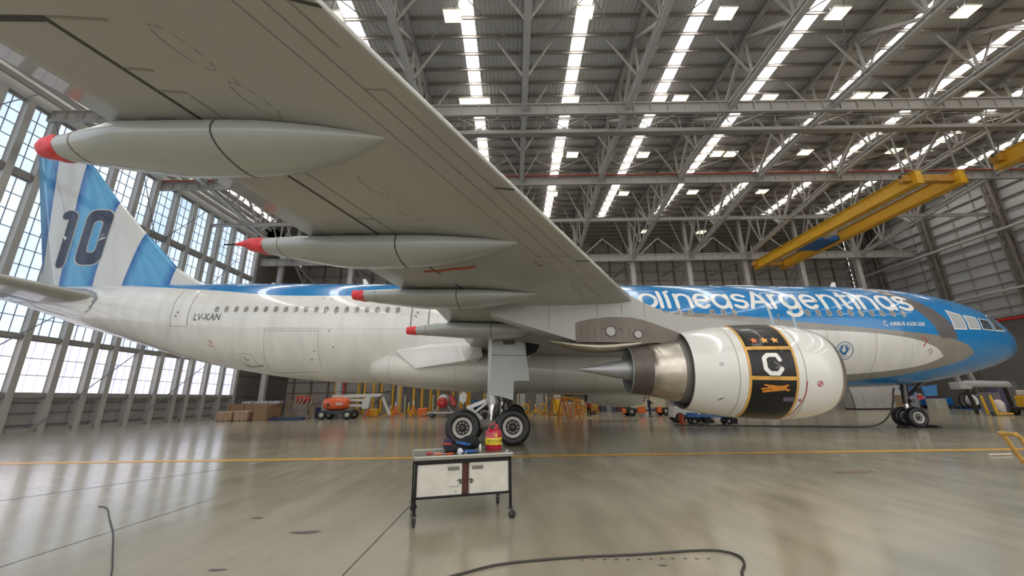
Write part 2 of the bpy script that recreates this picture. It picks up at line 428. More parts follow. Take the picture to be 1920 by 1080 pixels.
o = b.build('wind_bracing', MUNTIN); tag(o, 'thin diagonal tie rods across the window wall', 'bracing', kind='structure')

# ---- back wall
b = MB(); b.box(((XL + XR) / 2, YB + .15, 13), (XR - XL, .2, 26))
z = 1.5
while z < 25: b.box(((XL + XR) / 2, YB - .02, z), (XR - XL, .12, .12), mi=1); z += 1.5
x = XL + 1.5
while x < XR: b.box((x, YB - .1, 13), (.18, .25, 26), mi=2); x += 2.54
o = b.build('wall_back', [PANEL_B, PURLIN, STEEL_D]); tag(o, 'dim panelled rear wall', kind='structure')
# low offices along the back wall
b = MB(); b.box((-2, 58.2, 2.0), (30, 3.4, 4.0)); b.box((-2, 56.3, 4.1), (30.4, .5, .3), mi=1)
for k in range(8): b.box((-15 + k * 3.9, 56.42, 1.2), (.25, .12, 2.4), mi=1)
o = b.build('trim_%d' % tn, [PANEL_D, CREAM]); tn += 1; tag(o, 'low dark storage annex against the rear wall', kind='structure')
# rear columns
c0 = None
for x in [-31.3] + TRUSS_X[1:]:
    if c0 is None:
        m_ = MB(); m_.ibeam((0, 50.6, 0), (0, 50.6, 21.5), .6, .42, .05, up=(0, 1, 0)); m_.box((0, 50.6, .15), (1.0, .8, .3))
        c0 = m_.build('rear_column', STEEL_L); o = c0
    else:
        o = c0.copy(); COL.objects.link(o)
    o.location.x = x; tag(o, 'pale steel column standing before the rear wall', 'column', 'rear columns', 'structure')
b = MB()
for x in TRUSS_X:
    zn = chord_z(50.5)
    b.beam((x, 50.5, zn), (x, YB - .2, 12.5), .22); b.beam((x, 50.5, zn), (x, YB - .2, zn + .6), .2); b.beam((x + .1, 50.5, zn), (x + 3.6, YB - .3, 14.5), .14)
    b.beam((x, 50.5, zn - .2), (x + 3.8, 50.5, zn + 3.2), .16); b.beam((x + BAY, 50.5, zn - .2), (x + 3.8, 50.5, zn + 3.2), .16)
    b.ibeam((x, 50.5, zn), (x, 50.5, 25.5), .4, .4, .05, up=(0, 1, 0))
o = b.build('knee_bracing', STEEL); tag(o, 'raking struts from truss ends to the rear wall', 'bracing', kind='structure')

# ---- right wall
b = MB(); b.box((XR + .2, (YF + YB) / 2, 17.9), (.2, YB - YF, 16.3)); b.box((XR + .15, (YF + YB) / 2, 4.8), (.3, YB - YF, 9.7), mi=1)
z = 10.7
while z < 26: b.box((XR - .05, (YF + YB) / 2, z), (.25, YB - YF, .13), mi=2); z += 1.28
y = YF + 1
while y < YB: b.box((XR + .03, y, 17.9), (.1, .16, 16), mi=2); y += 2.5
b.box((XR - .1, (YF + YB) / 2, 9.75), (.4, YB - YF, .35), mi=2)
o = b.build('wall_right', [PANEL, PANEL_D, STEEL]); tag(o, 'pale panelled side wall above a dark dado', kind='structure')
for z, r, m__, lb in [(18.75, .16, STEEL_L, 'pale pipe running along the right wall between columns'), (12.3, .13, STEEL_L, 'lower pale pipe along the right wall above the nose'), (9.25, .14, RED, 'red pipe along the foot of the pale wall panels')]:
    q = MB(); q.tube([(XR - .9, YF + .2, z), (XR - .9, YB - .3, z)], r, 10); o = q.build('wall_pipe', m__); tag(o, lb, 'pipe', kind='structure')
rc = None
for y in [1.3, 9.0, 16.7, 24.4, 32.0, 39.7, 47.3, 54.95]:
    if rc is None:
        m_ = MB()
        for dx in (-.55, .0):
            for dy in (-.35, .35): m_.beam((XR + dx - .25, dy, 0), (XR + dx - .25, dy, 25.6), .16, .16)
        z = 0
        while z < 25:
            m_.beam((XR - .8, -.35, z), (XR - .8, .35, z + .8), .07); m_.beam((XR - .8, -.35, z), (XR - .25, -.35, z + .8), .07)
            m_.beam((XR - .8, .35, z + .8), (XR - .8, -.35, z + 1.6), .07); z += 1.6
        m_.box((XR - .5, 0, 12.8), (.05, .7, 25.6))
        rc = m_.build('wall_column', STEEL_D); o = rc
    else:
        o = rc.copy(); COL.objects.link(o)
    o.location.y = y; tag(o, 'dark lattice column on the right wall', 'column', 'right wall lattice columns', 'structure')

# ---- ceiling lamps
def make_lamp():
    r = empty('ceiling_lamp')
    h = MB(); h.box((0, 0, .09), (1.12, .92, .12)); h.beam((-.4, 0, .15), (-.4, 0, .5), .03); h.beam((.4, 0, .15), (.4, 0, .5), .03); h.build('housing', STEEL_L, r)
    l = MB()
    for i in range(4):
        for j in range(2): l.box((-.405 + i * .27, -.22 + j * .44, .02), (.25, .41, .02))
    l.build('lens', LAMP, r); return r
l0 = make_lamp()
LAMPS = [(-3.5, 19.2), (4.8, 19.1), (13.8, 19.3), (20.95, 19.4), (29.1, 19.4), (-3.5, 26.7), (-2.1, 26.7), (5.1, 26.7), (12.2, 26.75), (13.9, 26.7), (21.15, 26.75), (28.5, 26.7), (29.9, 26.7), (37.7, 26.75),
         (4.7, 34.1), (6.2, 34.1), (13.3, 34.3), (20.7, 34.3), (22.1, 34.35), (29.5, 34.25), (38.3, 34.2), (5.0, 41.9), (13.45, 42.0), (21.6, 41.9), (29.9, 42.0), (50.5, 41.8), (17.6, 47.5), (25.0, 48.0), (43.0, 47.5), (-11, 19.2), (-18, 26.7), (-10, 34.2), (-18, 42), (-11, 42)]
for k, (x, y) in enumerate(LAMPS):
    o = l0 if k == 0 else copy_tree(l0)
    row = {True: 'front row'}.get(y < 20, 'second row' if y < 28 else 'third row' if y < 36 else 'fourth row' if y < 44 else 'rearmost row')
    o.location = (x, y, 25.0 if y < 44 else 22.5)
    tag(o, 'square warm ceiling lamp hanging under the roof in the ' + row, 'ceiling lamp', 'ceiling lamps, ' + row)

# ---- overhead cranes
def crane(x0, x1, y0, y1, z, label):
    r = empty('overhead_crane', ((x0 + x1) / 2, (y0 + y1) / 2, z), label=label, cat='crane')
    hw, hl = (x1 - x0) / 2, (y1 - y0) / 2
    for s_ in (-1, 1):
        g = MB(); g.box((s_ * hw, 0, 0), (.45, 2 * hl, .95)); g.box((s_ * hw, 0, .5), (.7, 2 * hl, .06)); g.box((s_ * hw, 0, -.5), (.7, 2 * hl, .06)); g.build('girder', YELLOW, r, .02)
    for e in (-1, 1):
        g = MB(); g.box((0, e * (hl - .6), .1), (2 * hw + 1.6, .5, .55)); 
        g.build('end_carriage', YELLOW_D, r, .02)
        for s_ in (-1, 1):
            g = MB(); g.lathe([(-.1, .001), (-.1, .25), (.1, .25), (.1, .001)], (s_ * (hw + .6), e * (hl - .6), .35), 'y', 16); g.build('runner_wheel', DARKMETAL, r)
    t = MB(); t.box((0, hl * .25, -.15), (2 * hw - .5, 3.2, .5)); t.build('trolley', BLUE, r, .03)
    h = MB(); h.lathe([(-1.0, .001), (-1.0, .42), (1.0, .42), (1.0, .001)], (0, hl * .2 - 1.2, .1), 'y', 18); h.build('hoist_drum', STEEL_L, r)
    l = MB(); l.box((hw * .2, 0, .1), (.12, 2 * hl - 2, .12)); l.build('festoon_rail', STEEL, r)
    for e in (-1, 1):
        for s_ in (-1, 1):
            s = MB(); s.beam((s_ * (hw + .5), e * (hl - .6), .4), (s_ * (hw + .5), e * (hl - .6), chord_z((y0 + y1) / 2 + e * (hl - .6)) - z), .09); s.build('hanger', STEEL, r)
    return r
crane(31.1, 34.4, 26.6, 47.6, 17.6, 'yellow double girder overhead crane hanging above the nose')
crane(36.4, 39.2, 10.0, 26.0, 18.2, 'yellow overhead crane end entering at the right edge')
# ================================================================== THE AIRLINER
ND, YA = radians(1.355), radians(-.68)
plane = empty('airliner', (-.981, 22.51, 0), label='blue and white twin engine airliner parked nose right across the hangar', cat='airplane', rot=(0, ND, YA))
def gz(x): return x * tan(ND)            # local height of the ground under station x

def curve_node(nt, inp, pts, lo, hi, zlo, zhi):
    """value along a profile: maps inp through a curve given by (x, z) points"""
    mr = nt.nodes.new('ShaderNodeMapRange'); mr.inputs[1].default_value = lo; mr.inputs[2].default_value = hi; nt.links.new(inp, mr.inputs[0])
    fc = nt.nodes.new('ShaderNodeFloatCurve'); c = fc.mapping.curves[0]
    P = [((x - lo) / (hi - lo), (z - zlo) / (zhi - zlo)) for x, z in pts]
    c.points[0].location = P[0]; c.points[1].location = P[-1]
    for q in P[1:-1]: c.points.new(*q)
    for q in c.points: q.handle_type = 'AUTO_CLAMPED'
    fc.mapping.update(); nt.links.new(mr.outputs[0], fc.inputs['Value'])
    m2 = nt.nodes.new('ShaderNodeMapRange'); m2.inputs[3].default_value = zlo; m2.inputs[4].default_value = zhi; m2.clamp = False
    nt.links.new(fc.outputs[0], m2.inputs[0]); return m2.outputs[0]
def mth(nt, op, a, b=None, c=None):
    n = nt.nodes.new('ShaderNodeMath'); n.operation = op
    for i, v in enumerate((a, b, c)):
        if v is None: continue
        if isinstance(v, (int, float)): n.inputs[i].default_value = v
        else: nt.links.new(v, n.inputs[i])
    return n.outputs[0]
def step(nt, a, b, soft=.02):
    """1 where a > b"""
    d = mth(nt, 'SUBTRACT', a, b); d = mth(nt, 'MULTIPLY_ADD', d, 1 / soft, .5)
    n = nt.nodes.new('ShaderNodeClamp'); nt.links.new(d, n.inputs[0]); return n.outputs[0]
def mixc(nt, f, a, b):
    n = nt.nodes.new('ShaderNodeMix'); n.data_type = 'RGBA'
    if isinstance(f, (int, float)): n.inputs[0].default_value = f
    else: nt.links.new(f, n.inputs[0])
    for i, v in ((6, a), (7, b)):
        if isinstance(v, tuple): n.inputs[i].default_value = v + (1,) if len(v) == 3 else v
        else: nt.links.new(v, n.inputs[i])
    return n.outputs[2]
C_WHITE, C_BLUE, C_GREY = (.71, .705, .68), (.003, .20, .52), (.25, .235, .21)
def skin_base(name, rough=.22, coat=.6, bump=.05):
    m = bpy.data.materials.new(name); m.use_nodes = True; nt = m.node_tree; b = nt.nodes['Principled BSDF']
    tc = nt.nodes.new('ShaderNodeTexCoord'); sx = nt.nodes.new('ShaderNodeSeparateXYZ'); nt.links.new(tc.outputs['Object'], sx.inputs[0])
    b.inputs['Roughness'].default_value = rough; b.inputs['Coat Weight'].default_value = coat; b.inputs['Coat Roughness'].default_value = .035
    nz = nt.nodes.new('ShaderNodeTexNoise'); nz.inputs['Scale'].default_value = .9; nz.inputs['Detail'].default_value = 3
    nt.links.new(tc.outputs['Object'], nz.inputs['Vector'])
    bp = nt.nodes.new('ShaderNodeBump'); bp.inputs['Strength'].default_value = bump; bp.inputs['Distance'].default_value = .03
    nt.links.new(nz.outputs[0], bp.inputs['Height']); nt.links.new(bp.outputs[0], b.inputs['Normal']); nt.links.new(bp.outputs[0], b.inputs['Coat Normal'])
    return m, nt, b, sx
# fuselage livery
fm, nt, b, sx = skin_base('fuselage_livery', bump=.015)
X, Z = sx.outputs['X'], sx.outputs['Z']
blue_lo = curve_node(nt, X, [(-31, 8.6), (-22, 8.05), (-20.7, 7.83), (-15.5, 7.35), (-10.5, 6.98), (-6.5, 7.05), (-4, 7.35), (-1, 7.1), (3, 6.65), (8.5, 6.2), (12.2, 5.97), (15.3, 5.66), (17.9, 5.43), (20.5, 5.2), (22.2, 5.04), (30, 4.3)], -31, 30, 2, 9)
wht_up = curve_node(nt, X, [(-31, 8.9), (3, 6.9), (8, 6.1), (10, 5.75), (13, 5.45), (16, 5.25), (18.2, 5.15), (20.4, 4.92), (21.6, 4.6), (22.2, 4.3), (22.45, 4.05), (23, 3.9), (30, 3.7)], -31, 30, 2, 9)
wht_lo = curve_node(nt, X, [(-31, 0.5), (0, 1.0), (10, 2.4), (15, 2.95), (18, 3.15), (20, 3.35), (21.4, 3.6), (22.2, 3.9), (22.45, 4.05), (23, 4.3), (30, 4.6)], -31, 30, 0, 9)
gry_up = curve_node(nt, X, [(-31, 8.9), (8, 6.4), (15.3, 5.66), (20.5, 5.2), (22.2, 5.04), (23.2, 4.78), (23.8, 4.55), (24.15, 4.24), (24.5, 4.0), (30, 3.8)], -31, 30, 2, 9)
gry_lo = curve_node(nt, X, [(-31, 0.5), (0, .9), (10, 2.2), (15, 2.62), (18, 2.8), (20, 3.02), (22, 3.4), (23.3, 3.75), (23.9, 4.0), (24.15, 4.24), (24.5, 4.5), (30, 4.8)], -31, 30, 0, 9)
band_l = curve_node(nt, Z, [(4.5, 22.6), (5.04, 22.15), (5.6, 21.95), (6.3, 21.5), (7.0, 20.9), (8.3, 19.4)], 4.5, 8.3, 18, 26)
band_r = curve_node(nt, Z, [(4.5, 23.4), (5.04, 23.1), (5.6, 22.95), (6.3, 22.5), (7.0, 21.8), (8.3, 20.2)], 4.5, 8.3, 18, 26)
col = mixc(nt, step(nt, Z, blue_lo), C_GREY, C_BLUE)                      # blue above, grey under it
fwd = step(nt, X, 10.0)
in_grey = mth(nt, 'MULTIPLY', step(nt, gry_up, Z), step(nt, Z, gry_lo))
nose = mixc(nt, in_grey, C_BLUE, C_GREY)
above = step(nt, Z, blue_lo)
nose = mixc(nt, mth(nt, 'MULTIPLY', above, mth(nt, 'SUBTRACT', 1.0, step(nt, X, band_l))), nose, C_BLUE)
band = mth(nt, 'MULTIPLY', mth(nt, 'MULTIPLY', step(nt, X, band_l), step(nt, band_r, X)), step(nt, Z, 4.9))
nose = mixc(nt, band, nose, (.13, .12, .125))
col = mixc(nt, fwd, col, nose)
in_wht = mth(nt, 'MULTIPLY', mth(nt, 'MULTIPLY', step(nt, wht_up, Z), step(nt, Z, wht_lo)), step(nt, X, 4.0))
aft = mth(nt, 'SUBTRACT', 1.0, step(nt, X, 4.0))
aft_white = mth(nt, 'MULTIPLY', aft, mth(nt, 'SUBTRACT', 1.0, step(nt, Z, blue_lo)))
col = mixc(nt, mth(nt, 'MAXIMUM', in_wht, aft_white), col, C_WHITE)
# light wear: rows of faint frames and streaks on the white skin
tcn = nt.nodes.new('ShaderNodeTexNoise'); tcn.inputs['Scale'].default_value = 1.2; mpp = nt.nodes.new('ShaderNodeMapping'); mpp.inputs['Scale'].default_value = (1.5, 1, .15)
tcc = nt.nodes.new('ShaderNodeTexCoord'); nt.links.new(tcc.outputs['Object'], mpp.inputs[0]); nt.links.new(mpp.outputs[0], tcn.inputs['Vector'])
mr = nt.nodes.new('ShaderNodeMapRange'); mr.inputs[1].default_value = .3; mr.inputs[2].default_value = .8; mr.inputs[3].default_value = 1.04; mr.inputs[4].default_value = .88; nt.links.new(tcn.outputs[0], mr.inputs[0])
mm = nt.nodes.new('ShaderNodeMix'); mm.data_type = 'RGBA'; mm.blend_type = 'MULTIPLY'; mm.inputs[0].default_value = 1; nt.links.new(col, mm.inputs[6]); nt.links.new(mr.outputs[0], mm.inputs[7])
nt.links.new(mm.outputs[2], b.inputs['Base Color'])
FUSE = fm
# fin livery
vm, nt, b, sx = skin_base('fin_livery', bump=.08)
X, Z = sx.outputs['X'], sx.outputs['Z']
def stripe(col, xl, xr):
    inside = mth(nt, 'MULTIPLY', step(nt, X, xl, .03), step(nt, xr, X, .03))
    d = mth(nt, 'MINIMUM', mth(nt, 'SUBTRACT', X, xl), mth(nt, 'SUBTRACT', xr, X))
    cr = nt.nodes.new('ShaderNodeValToRGB'); cr.color_ramp.elements[0].color = (.012, .10, .36, 1); cr.color_ramp.elements[1].color = (.10, .36, .62, 1)
    cr.color_ramp.elements[0].position = .02; cr.color_ramp.elements[1].position = .55
    nt.links.new(d, cr.inputs[0]); return mixc(nt, inside, col, cr.outputs[0])
col = stripe((.62, .62, .61), mth(nt, 'MULTIPLY_ADD', Z, -.091, -25.92), -24.45)
col = stripe(col, mth(nt, 'MULTIPLY_ADD', Z, .12, -23.57), -19.66)
col = stripe(col, mth(nt, 'MULTIPLY_ADD', Z, -.1, -33.2), mth(nt, 'MULTIPLY_ADD', Z, -.181, -26.37))
nt.links.new(col, b.inputs['Base Color']); FIN = vm
def plain_skin(name, c, rough=.25, coat=.5, bump=.04):
    m, nt, b, sx = skin_base(name, rough, coat, bump)
    nz = nt.nodes.new('ShaderNodeTexNoise'); nz.inputs['Scale'].default_value = .5; nz.inputs['Detail'].default_value = 5
    tc = nt.nodes.new('ShaderNodeTexCoord'); nt.links.new(tc.outputs['Object'], nz.inputs['Vector'])
    mr = nt.nodes.new('ShaderNodeMapRange'); mr.inputs[1].default_value = .3; mr.inputs[2].default_value = .7; mr.inputs[3].default_value = .93; mr.inputs[4].default_value = 1.05; nt.links.new(nz.outputs[0], mr.inputs[0])
    mm = nt.nodes.new('ShaderNodeMix'); mm.data_type = 'RGBA'; mm.blend_type = 'MULTIPLY'; mm.inputs[0].default_value = 1; mm.inputs[6].default_value = c + (1,); nt.links.new(mr.outputs[0], mm.inputs[7])
    nt.links.new(mm.outputs[2], b.inputs['Base Color']); return m
WINGM = plain_skin('wing_grey_paint', (.345, .342, .318), .32, .35)
FAIRM = plain_skin('fairing_grey_paint', (.37, .395, .385), .3, .4)
BELLY = plain_skin('belly_white_paint', (.64, .625, .58), .28, .5)
COWL = plain_skin('cowl_white_paint', (.71, .705, .675), .2, .7)
DOORG = plain_skin('gear_door_paint', (.42, .45, .45), .35, .3)
LINE_D = mat('panel_gap', (.05, .048, .045), .6)
LINE_S = mat('panel_seam', (.24, .225, .195), .6)
LINE_W = mat('fuselage_seam', (.40, .38, .34), .6)
LETTER = mat('white_lettering', (.80, .79, .76), .3, coat=.5)
GOLD = mat('gold_trim', (.62, .33, .06), .3, coat=.4, var=.35, scale=2.5)
BLACKG = mat('glossy_black', (.006, .006, .006), .3, coat=.2, spec=.3)
STAR = mat('star_orange', (.85, .42, .10), .4)

# ---- fuselage sections: station, top, bottom, half width
SEC = [(28.98, 4.95, 4.72, .10), (28.85, 5.2, 4.45, .45), (28.45, 5.72, 4.12, .95), (27.8, 6.22, 3.84, 1.42), (27.0, 6.72, 3.58, 1.82), (26.0, 7.22, 3.33, 2.14), (25.0, 7.52, 3.12, 2.38), (23.5, 7.84, 2.86, 2.61),
       (21.5, 8.06, 2.66, 2.76), (19.0, 8.19, 2.565, 2.82), (16.0, 8.2, 2.56, 2.82), (12, 8.2, 2.56, 2.82), (8, 8.2, 2.56, 2.82), (4, 8.2, 2.56, 2.82), (0, 8.2, 2.56, 2.82), (-4, 8.2, 2.56, 2.82), (-8, 8.2, 2.56, 2.82),
       (-10, 8.2, 2.64, 2.80), (-12, 8.2, 2.82, 2.75), (-14, 8.19, 3.10, 2.66), (-16, 8.17, 3.45, 2.52), (-18, 8.14, 3.9, 2.33), (-20, 8.10, 4.45, 2.08), (-22, 8.07, 5.0, 1.80), (-24, 8.04, 5.52, 1.48), (-26, 8.0, 6.1, 1.13), (-28, 7.95, 6.72, .78), (-29.5, 7.88, 7.1, .5), (-30.4, 7.78, 7.3, .28)]
SEC = [((20 + (q[0] - 20) * .94) if q[0] > 20 else q[0],) + q[1:] for q in SEC]
def interp(s, k):
    S = SEC
    if s >= S[0][0]: return S[0][k]
    for i in range(len(S) - 1):
        a, c = S[i], S[i + 1]
        if c[0] <= s <= a[0]:
            # catmull-rom over stations
            p0 = S[max(i - 1, 0)]; p3 = S[min(i + 2, len(S) - 1)]
            t = (a[0] - s) / (a[0] - c[0]); h = a[0] - c[0]
            m1 = (c[k] - p0[k]) / max(p0[0] - c[0], 1e-6) * h; m2 = (p3[k] - a[k]) / max(a[0] - p3[0], 1e-6) * h
            t2, t3 = t * t, t * t * t
            return (2 * t3 - 3 * t2 + 1) * a[k] + (t3 - 2 * t2 + t) * m1 + (-2 * t3 + 3 * t2) * c[k] + (t3 - t2) * m2
    return S[-1][k]
def fus(s, phi, off=0.0, side=-1):
    zt, zb, w = interp(s, 1), interp(s, 2), interp(s, 3); zc = (zt + zb) / 2; h = (zt - zb) / 2
    return Vector((s, side * (w + off) * cos(phi), zc + (h + off) * sin(phi)))
def fus_z(s, z, off=0.0, side=-1):
    zt, zb = interp(s, 1), interp(s, 2); q = max(-1, min(1, (z - (zt + zb) / 2) / ((zt - zb) / 2)))
    return fus(s, asin(q), off, side)
mb = MB(); st = []
s = SEC[0][0]
while s > 24: st.append(s); s -= .2
while s > -30.4: st.append(s); s -= .5
st.append(-30.4)
mb.loft([[fus(s, 2 * pi * k / 72) for k in range(72)] for s in st], 0)
# seams, drawn as slim strips on the skin
def skin_line(mb, pts, w, mi, off=.004, fn=fus_z):
    """pts in (station, height)"""
    vs = []; n = len(pts)
    for i, (s, z) in enumerate(pts):
        a = pts[max(i - 1, 0)]; c = pts[min(i + 1, n - 1)]; d = Vector((c[0] - a[0], c[1] - a[1])); d.normalize()
        nx, nz = -d.y * w / 2, d.x * w / 2
        vs += [fn(s + nx, z + nz, off), fn(s - nx, z - nz, off)]
    mb.add(vs, [(2 * i, 2 * i + 1, 2 * i + 3, 2 * i + 2) for i in range(n - 1)], mi)
def zline(mb, s0, s1, z0, z1, w, mi, off=.004, n=14, fn=fus_z):
    skin_line(mb, [(s0 + (s1 - s0) * i / n, z0 + (z1 - z0) * i / n) for i in range(n + 1)], w, mi, off, fn)
zline(mb, -12.55, 13, 5.15 + .0, 5.15, .012, 1)
zline(mb, -17.1, -18.2, 5.3, 3.9, .014, 1); 
for s_ in (19.0, 16.6): zline(mb, s_, s_ - .05, 2.8, 5.2, .02, 1)
zline(mb, 20.9, 20.7, 3.3, 4.7, .012, 1)
# rear cargo door and small hatches
for (a, c) in [((-11.8, 5.15), (-9.0, 5.15)), ((-9.0, 5.15), (-9.05, 3.1)), ((-9.25, 3.05), (-12.0, 2.98)), ((-11.8, 5.15), (-12.05, 3.2)), ((-11.8, 5.02), (-9.0, 5.02))]: zline(mb, a[0], c[0], a[1], c[1], .022, 1)
for k in range(12): zline(mb, -11.6 + k * .22, -11.6 + k * .22, 5.02, 5.15, .02, 1, n=3)
for (a, c) in [((-13.4, 3.9), (-12.7, 3.9)), ((-13.4, 3.9), (-13.45, 3.3)), ((-12.7, 3.9), (-12.5, 3.3)), ((-13.45, 3.3), (-12.5, 3.3))]: zline(mb, a[0], c[0], a[1], c[1], .025, 1)
skin_line(mb, [(-13.3, 3.38), (-13.0, 3.28), (-12.3, 3.34)], .06, 2); skin_line(mb, [(-13.2, 3.75), (-13.1, 3.6), (-12.95, 3.62)], .05, 2)
for (x_, z_) in [(-8.5, 5.0), (-8.3, 4.2), (-9.3, 4.0), (-9.5, 3.6), (-8.9, 5.95), (-8.3, 5.93), (-8.75, 6.75), (-9.2, 6.78)]: skin_line(mb, [(x_, z_), (x_ + .12, z_ + .06)], .05, 2)
FD = mat('stencil_red', (.45, .08, .06), .5)
skin_line(mb, [(-15.0, 4.55), (-14.75, 4.5), (-15.0, 4.3), (-14.75, 4.25)], .05, 3)
skin_line(mb, [(21.2, 4.95), (21.5, 4.8), (21.3, 4.5)], .07, 3); skin_line(mb, [(21.55, 4.25), (21.65, 4.4), (21.8, 4.25), (21.65, 4.1)], .05, 2)
fuselage = mb.build('fuselage', [FUSE, LINE_W, LINE_S, FD], plane, recalc=True)

# cabin windows
GLASS = mat('cabin_window_glass', (.24, .23, .21), .12, coat=.6)
WFRAME = mat('cabin_window_frame', (.46, .45, .42), .35)
WPROTO = {}
def cabin_window(s, z):
    m_ = MB(); R = []
    for (ru, rv, off) in [(.125, .175, .004), (.125, .175, .014), (.10, .148, .014), (.095, .142, .002)]:
        R.append([fus_z(s + ru * (abs(cos(a)) ** .8) * (1 if cos(a) > 0 else -1), z + rv * (abs(sin(a)) ** .8) * (1 if sin(a) > 0 else -1), off) for a in [2 * pi * k / 20 for k in range(20)]])
    vs = [p for r in R for p in r]; fs = []; n = 20; me = []
    for i in range(3):
        for k in range(n): fs.append((i * n + k, i * n + (k + 1) % n, (i + 1) * n + (k + 1) % n, (i + 1) * n + k))
    m_.add(vs, fs, 0); m_.add(R[3], [tuple(range(n))], 1)
    return m_.build('cabin_window', [WFRAME, GLASS], fuselage)
WS = [-14.64 + .533 * k for k in range(19)] + [-2.6 + .533 * k for k in range(18)] + [7.85, 8.42, 9.42, 9.96, 11.06, 11.62, 12.16] + [15.85 + .533 * k - (0 if k < 4 else 0) for k in range(10)]
zw = 6.13
for s_ in WS:
    cabin_window(s_, zw + (0.02 if s_ < 0 else 0))
# cabin doors
def cabin_door(s0, s1, z0, z1, lean=0.0, mi=LINE_D, w=.045):
    m_ = MB()
    P = [(s0, z0), (s0 + lean, z1 - .12), (s0 + lean + .12, z1), (s1 + lean - .12, z1), (s1 + lean, z1 - .12), (s1, z0), (s0, z0)]
    for a, c in zip(P[:-1], P[1:]): zline(m_, a[0], c[0], a[1], c[1], w if abs(a[1] - c[1]) > .5 else w * .5, 0, .005, 12)
    zline(m_, (s0 + s1) / 2 - .2, (s0 + s1) / 2 - .1, 6.0, 6.0, .12, 1, .006, 3); zline(m_, (s0 + s1) / 2 - .3, (s0 + s1) / 2 - .15, 5.85, 5.75, .06, 1, .006, 3)
    return m_.build('cabin_door', [mi, LINE_S], fuselage)
cabin_door(-17.15, -16.15, 5.27, 7.4, -.05, LINE_S, .035); cabin_door(-4.3, -3.4, 5.25, 7.0); 
d2 = cabin_door(13.95, 15.05, 5.3, 7.35, 0, mat('door_gap_pale', (.36, .46, .56), .5), .15)
tag(d2, 'forward door with wide pale outline')
# cockpit glazing
CG = mat('cockpit_glass', (.03, .05, .07), .05, coat=.8); CS = mat('cockpit_pale_reflection', (.40, .42, .44), .45)  # pale colour of the aft panes stands in for reflections on the glass
def cockpit_pane(name, pts, mats, fr=.06):
    """pts in (station, height) on the starboard nose"""
    m_ = MB(); c = (sum(p[0] for p in pts) / len(pts), sum(p[1] for p in pts) / len(pts)); D = []
    for i in range(len(pts)):
        a, d = pts[i], pts[(i + 1) % len(pts)]
        for k in range(5): D.append((a[0] + (d[0] - a[0]) * k / 5, a[1] + (d[1] - a[1]) * k / 5))
    o_ = [fus_z(s, z, .012) for s, z in D]; q_ = [fus_z(c[0] + (s - c[0]) * .86, c[1] + (z - c[1]) * .86, .016) for s, z in D]
    n = len(D); m_.add(o_ + q_, [(i, (i + 1) % n, n + (i + 1) % n, n + i) for i in range(n)], 0)
    r2 = [fus_z(c[0] + (s - c[0]) * .45, c[1] + (z - c[1]) * .45, .016) for s, z in D]
    m_.add(q_ + r2, [(i, (i + 1) % n, n + (i + 1) % n, n + i) for i in range(n)], 1); m_.add(r2, [tuple(range(n))], 1)
    return m_.build(name, mats, fuselage)
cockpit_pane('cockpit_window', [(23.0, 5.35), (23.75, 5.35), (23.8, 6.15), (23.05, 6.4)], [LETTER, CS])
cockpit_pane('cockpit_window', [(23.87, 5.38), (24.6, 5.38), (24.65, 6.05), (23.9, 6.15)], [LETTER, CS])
cockpit_pane('cockpit_window', [(24.7, 5.40), (25.5, 5.36), (25.45, 5.95), (24.75, 6.0)], [LETTER, CG])
cockpit_pane('cockpit_window', [(25.58, 5.36), (26.4, 5.38), (25.9, 6.3), (25.6, 6.2)], [LETTER, CG])

# decals: outlines in (u, v) laid on a curved skin
def decal(mb, polys, fn, mi=0, cut=.1, ucut=0):
    for poly in polys:
        bm = bmesh.new(); vs = [bm.verts.new((p[0], p[1], 0)) for p in poly]
        try: bm.faces.new(vs)
        except ValueError: bm.free(); continue
        lo = min(p[1] for p in poly); hi = max(p[1] for p in poly); y = lo + cut
        while y < hi:
            bmesh.ops.bisect_plane(bm, geom=bm.verts[:] + bm.edges[:] + bm.faces[:], plane_co=(0, y, 0), plane_no=(0, 1, 0)); y += cut
        if ucut:
            y = min(p[0] for p in poly) + ucut
            while y < max(p[0] for p in poly):
                bmesh.ops.bisect_plane(bm, geom=bm.verts[:] + bm.edges[:] + bm.faces[:], plane_co=(y, 0, 0), plane_no=(1, 0, 0)); y += ucut
        bmesh.ops.triangulate(bm, faces=bm.faces[:])
        bm.verts.index_update()
        mb.add([fn(v.co.x, v.co.y) for v in bm.verts], [[v.index for v in f.verts] for f in bm.faces], mi); bm.free()
def stroke(pts, w):
    """outline polygons of a thick polyline: one quad per segment and a disc per joint"""
    out = []
    for a, c in zip(pts[:-1], pts[1:]):
        d = Vector((c[0] - a[0], c[1] - a[1])); L = d.length
        if L < 1e-6: continue
        d /= L; n = Vector((-d.y, d.x)) * w / 2
        out.append([(a[0] + n.x, a[1] + n.y), (a[0] - n.x, a[1] - n.y), (c[0] - n.x, c[1] - n.y), (c[0] + n.x, c[1] + n.y)])
    for p in pts:
        out.append([(p[0] + w / 2 * cos(2 * pi * k / 12), p[1] + w / 2 * sin(2 * pi * k / 12)) for k in range(12)])
    return out
def arc(cx, cy, rx, ry, a0, a1, n=14): return [(cx + rx * cos(radians(a0 + (a1 - a0) * i / n)), cy + ry * sin(radians(a0 + (a1 - a0) * i / n))) for i in range(n + 1)]
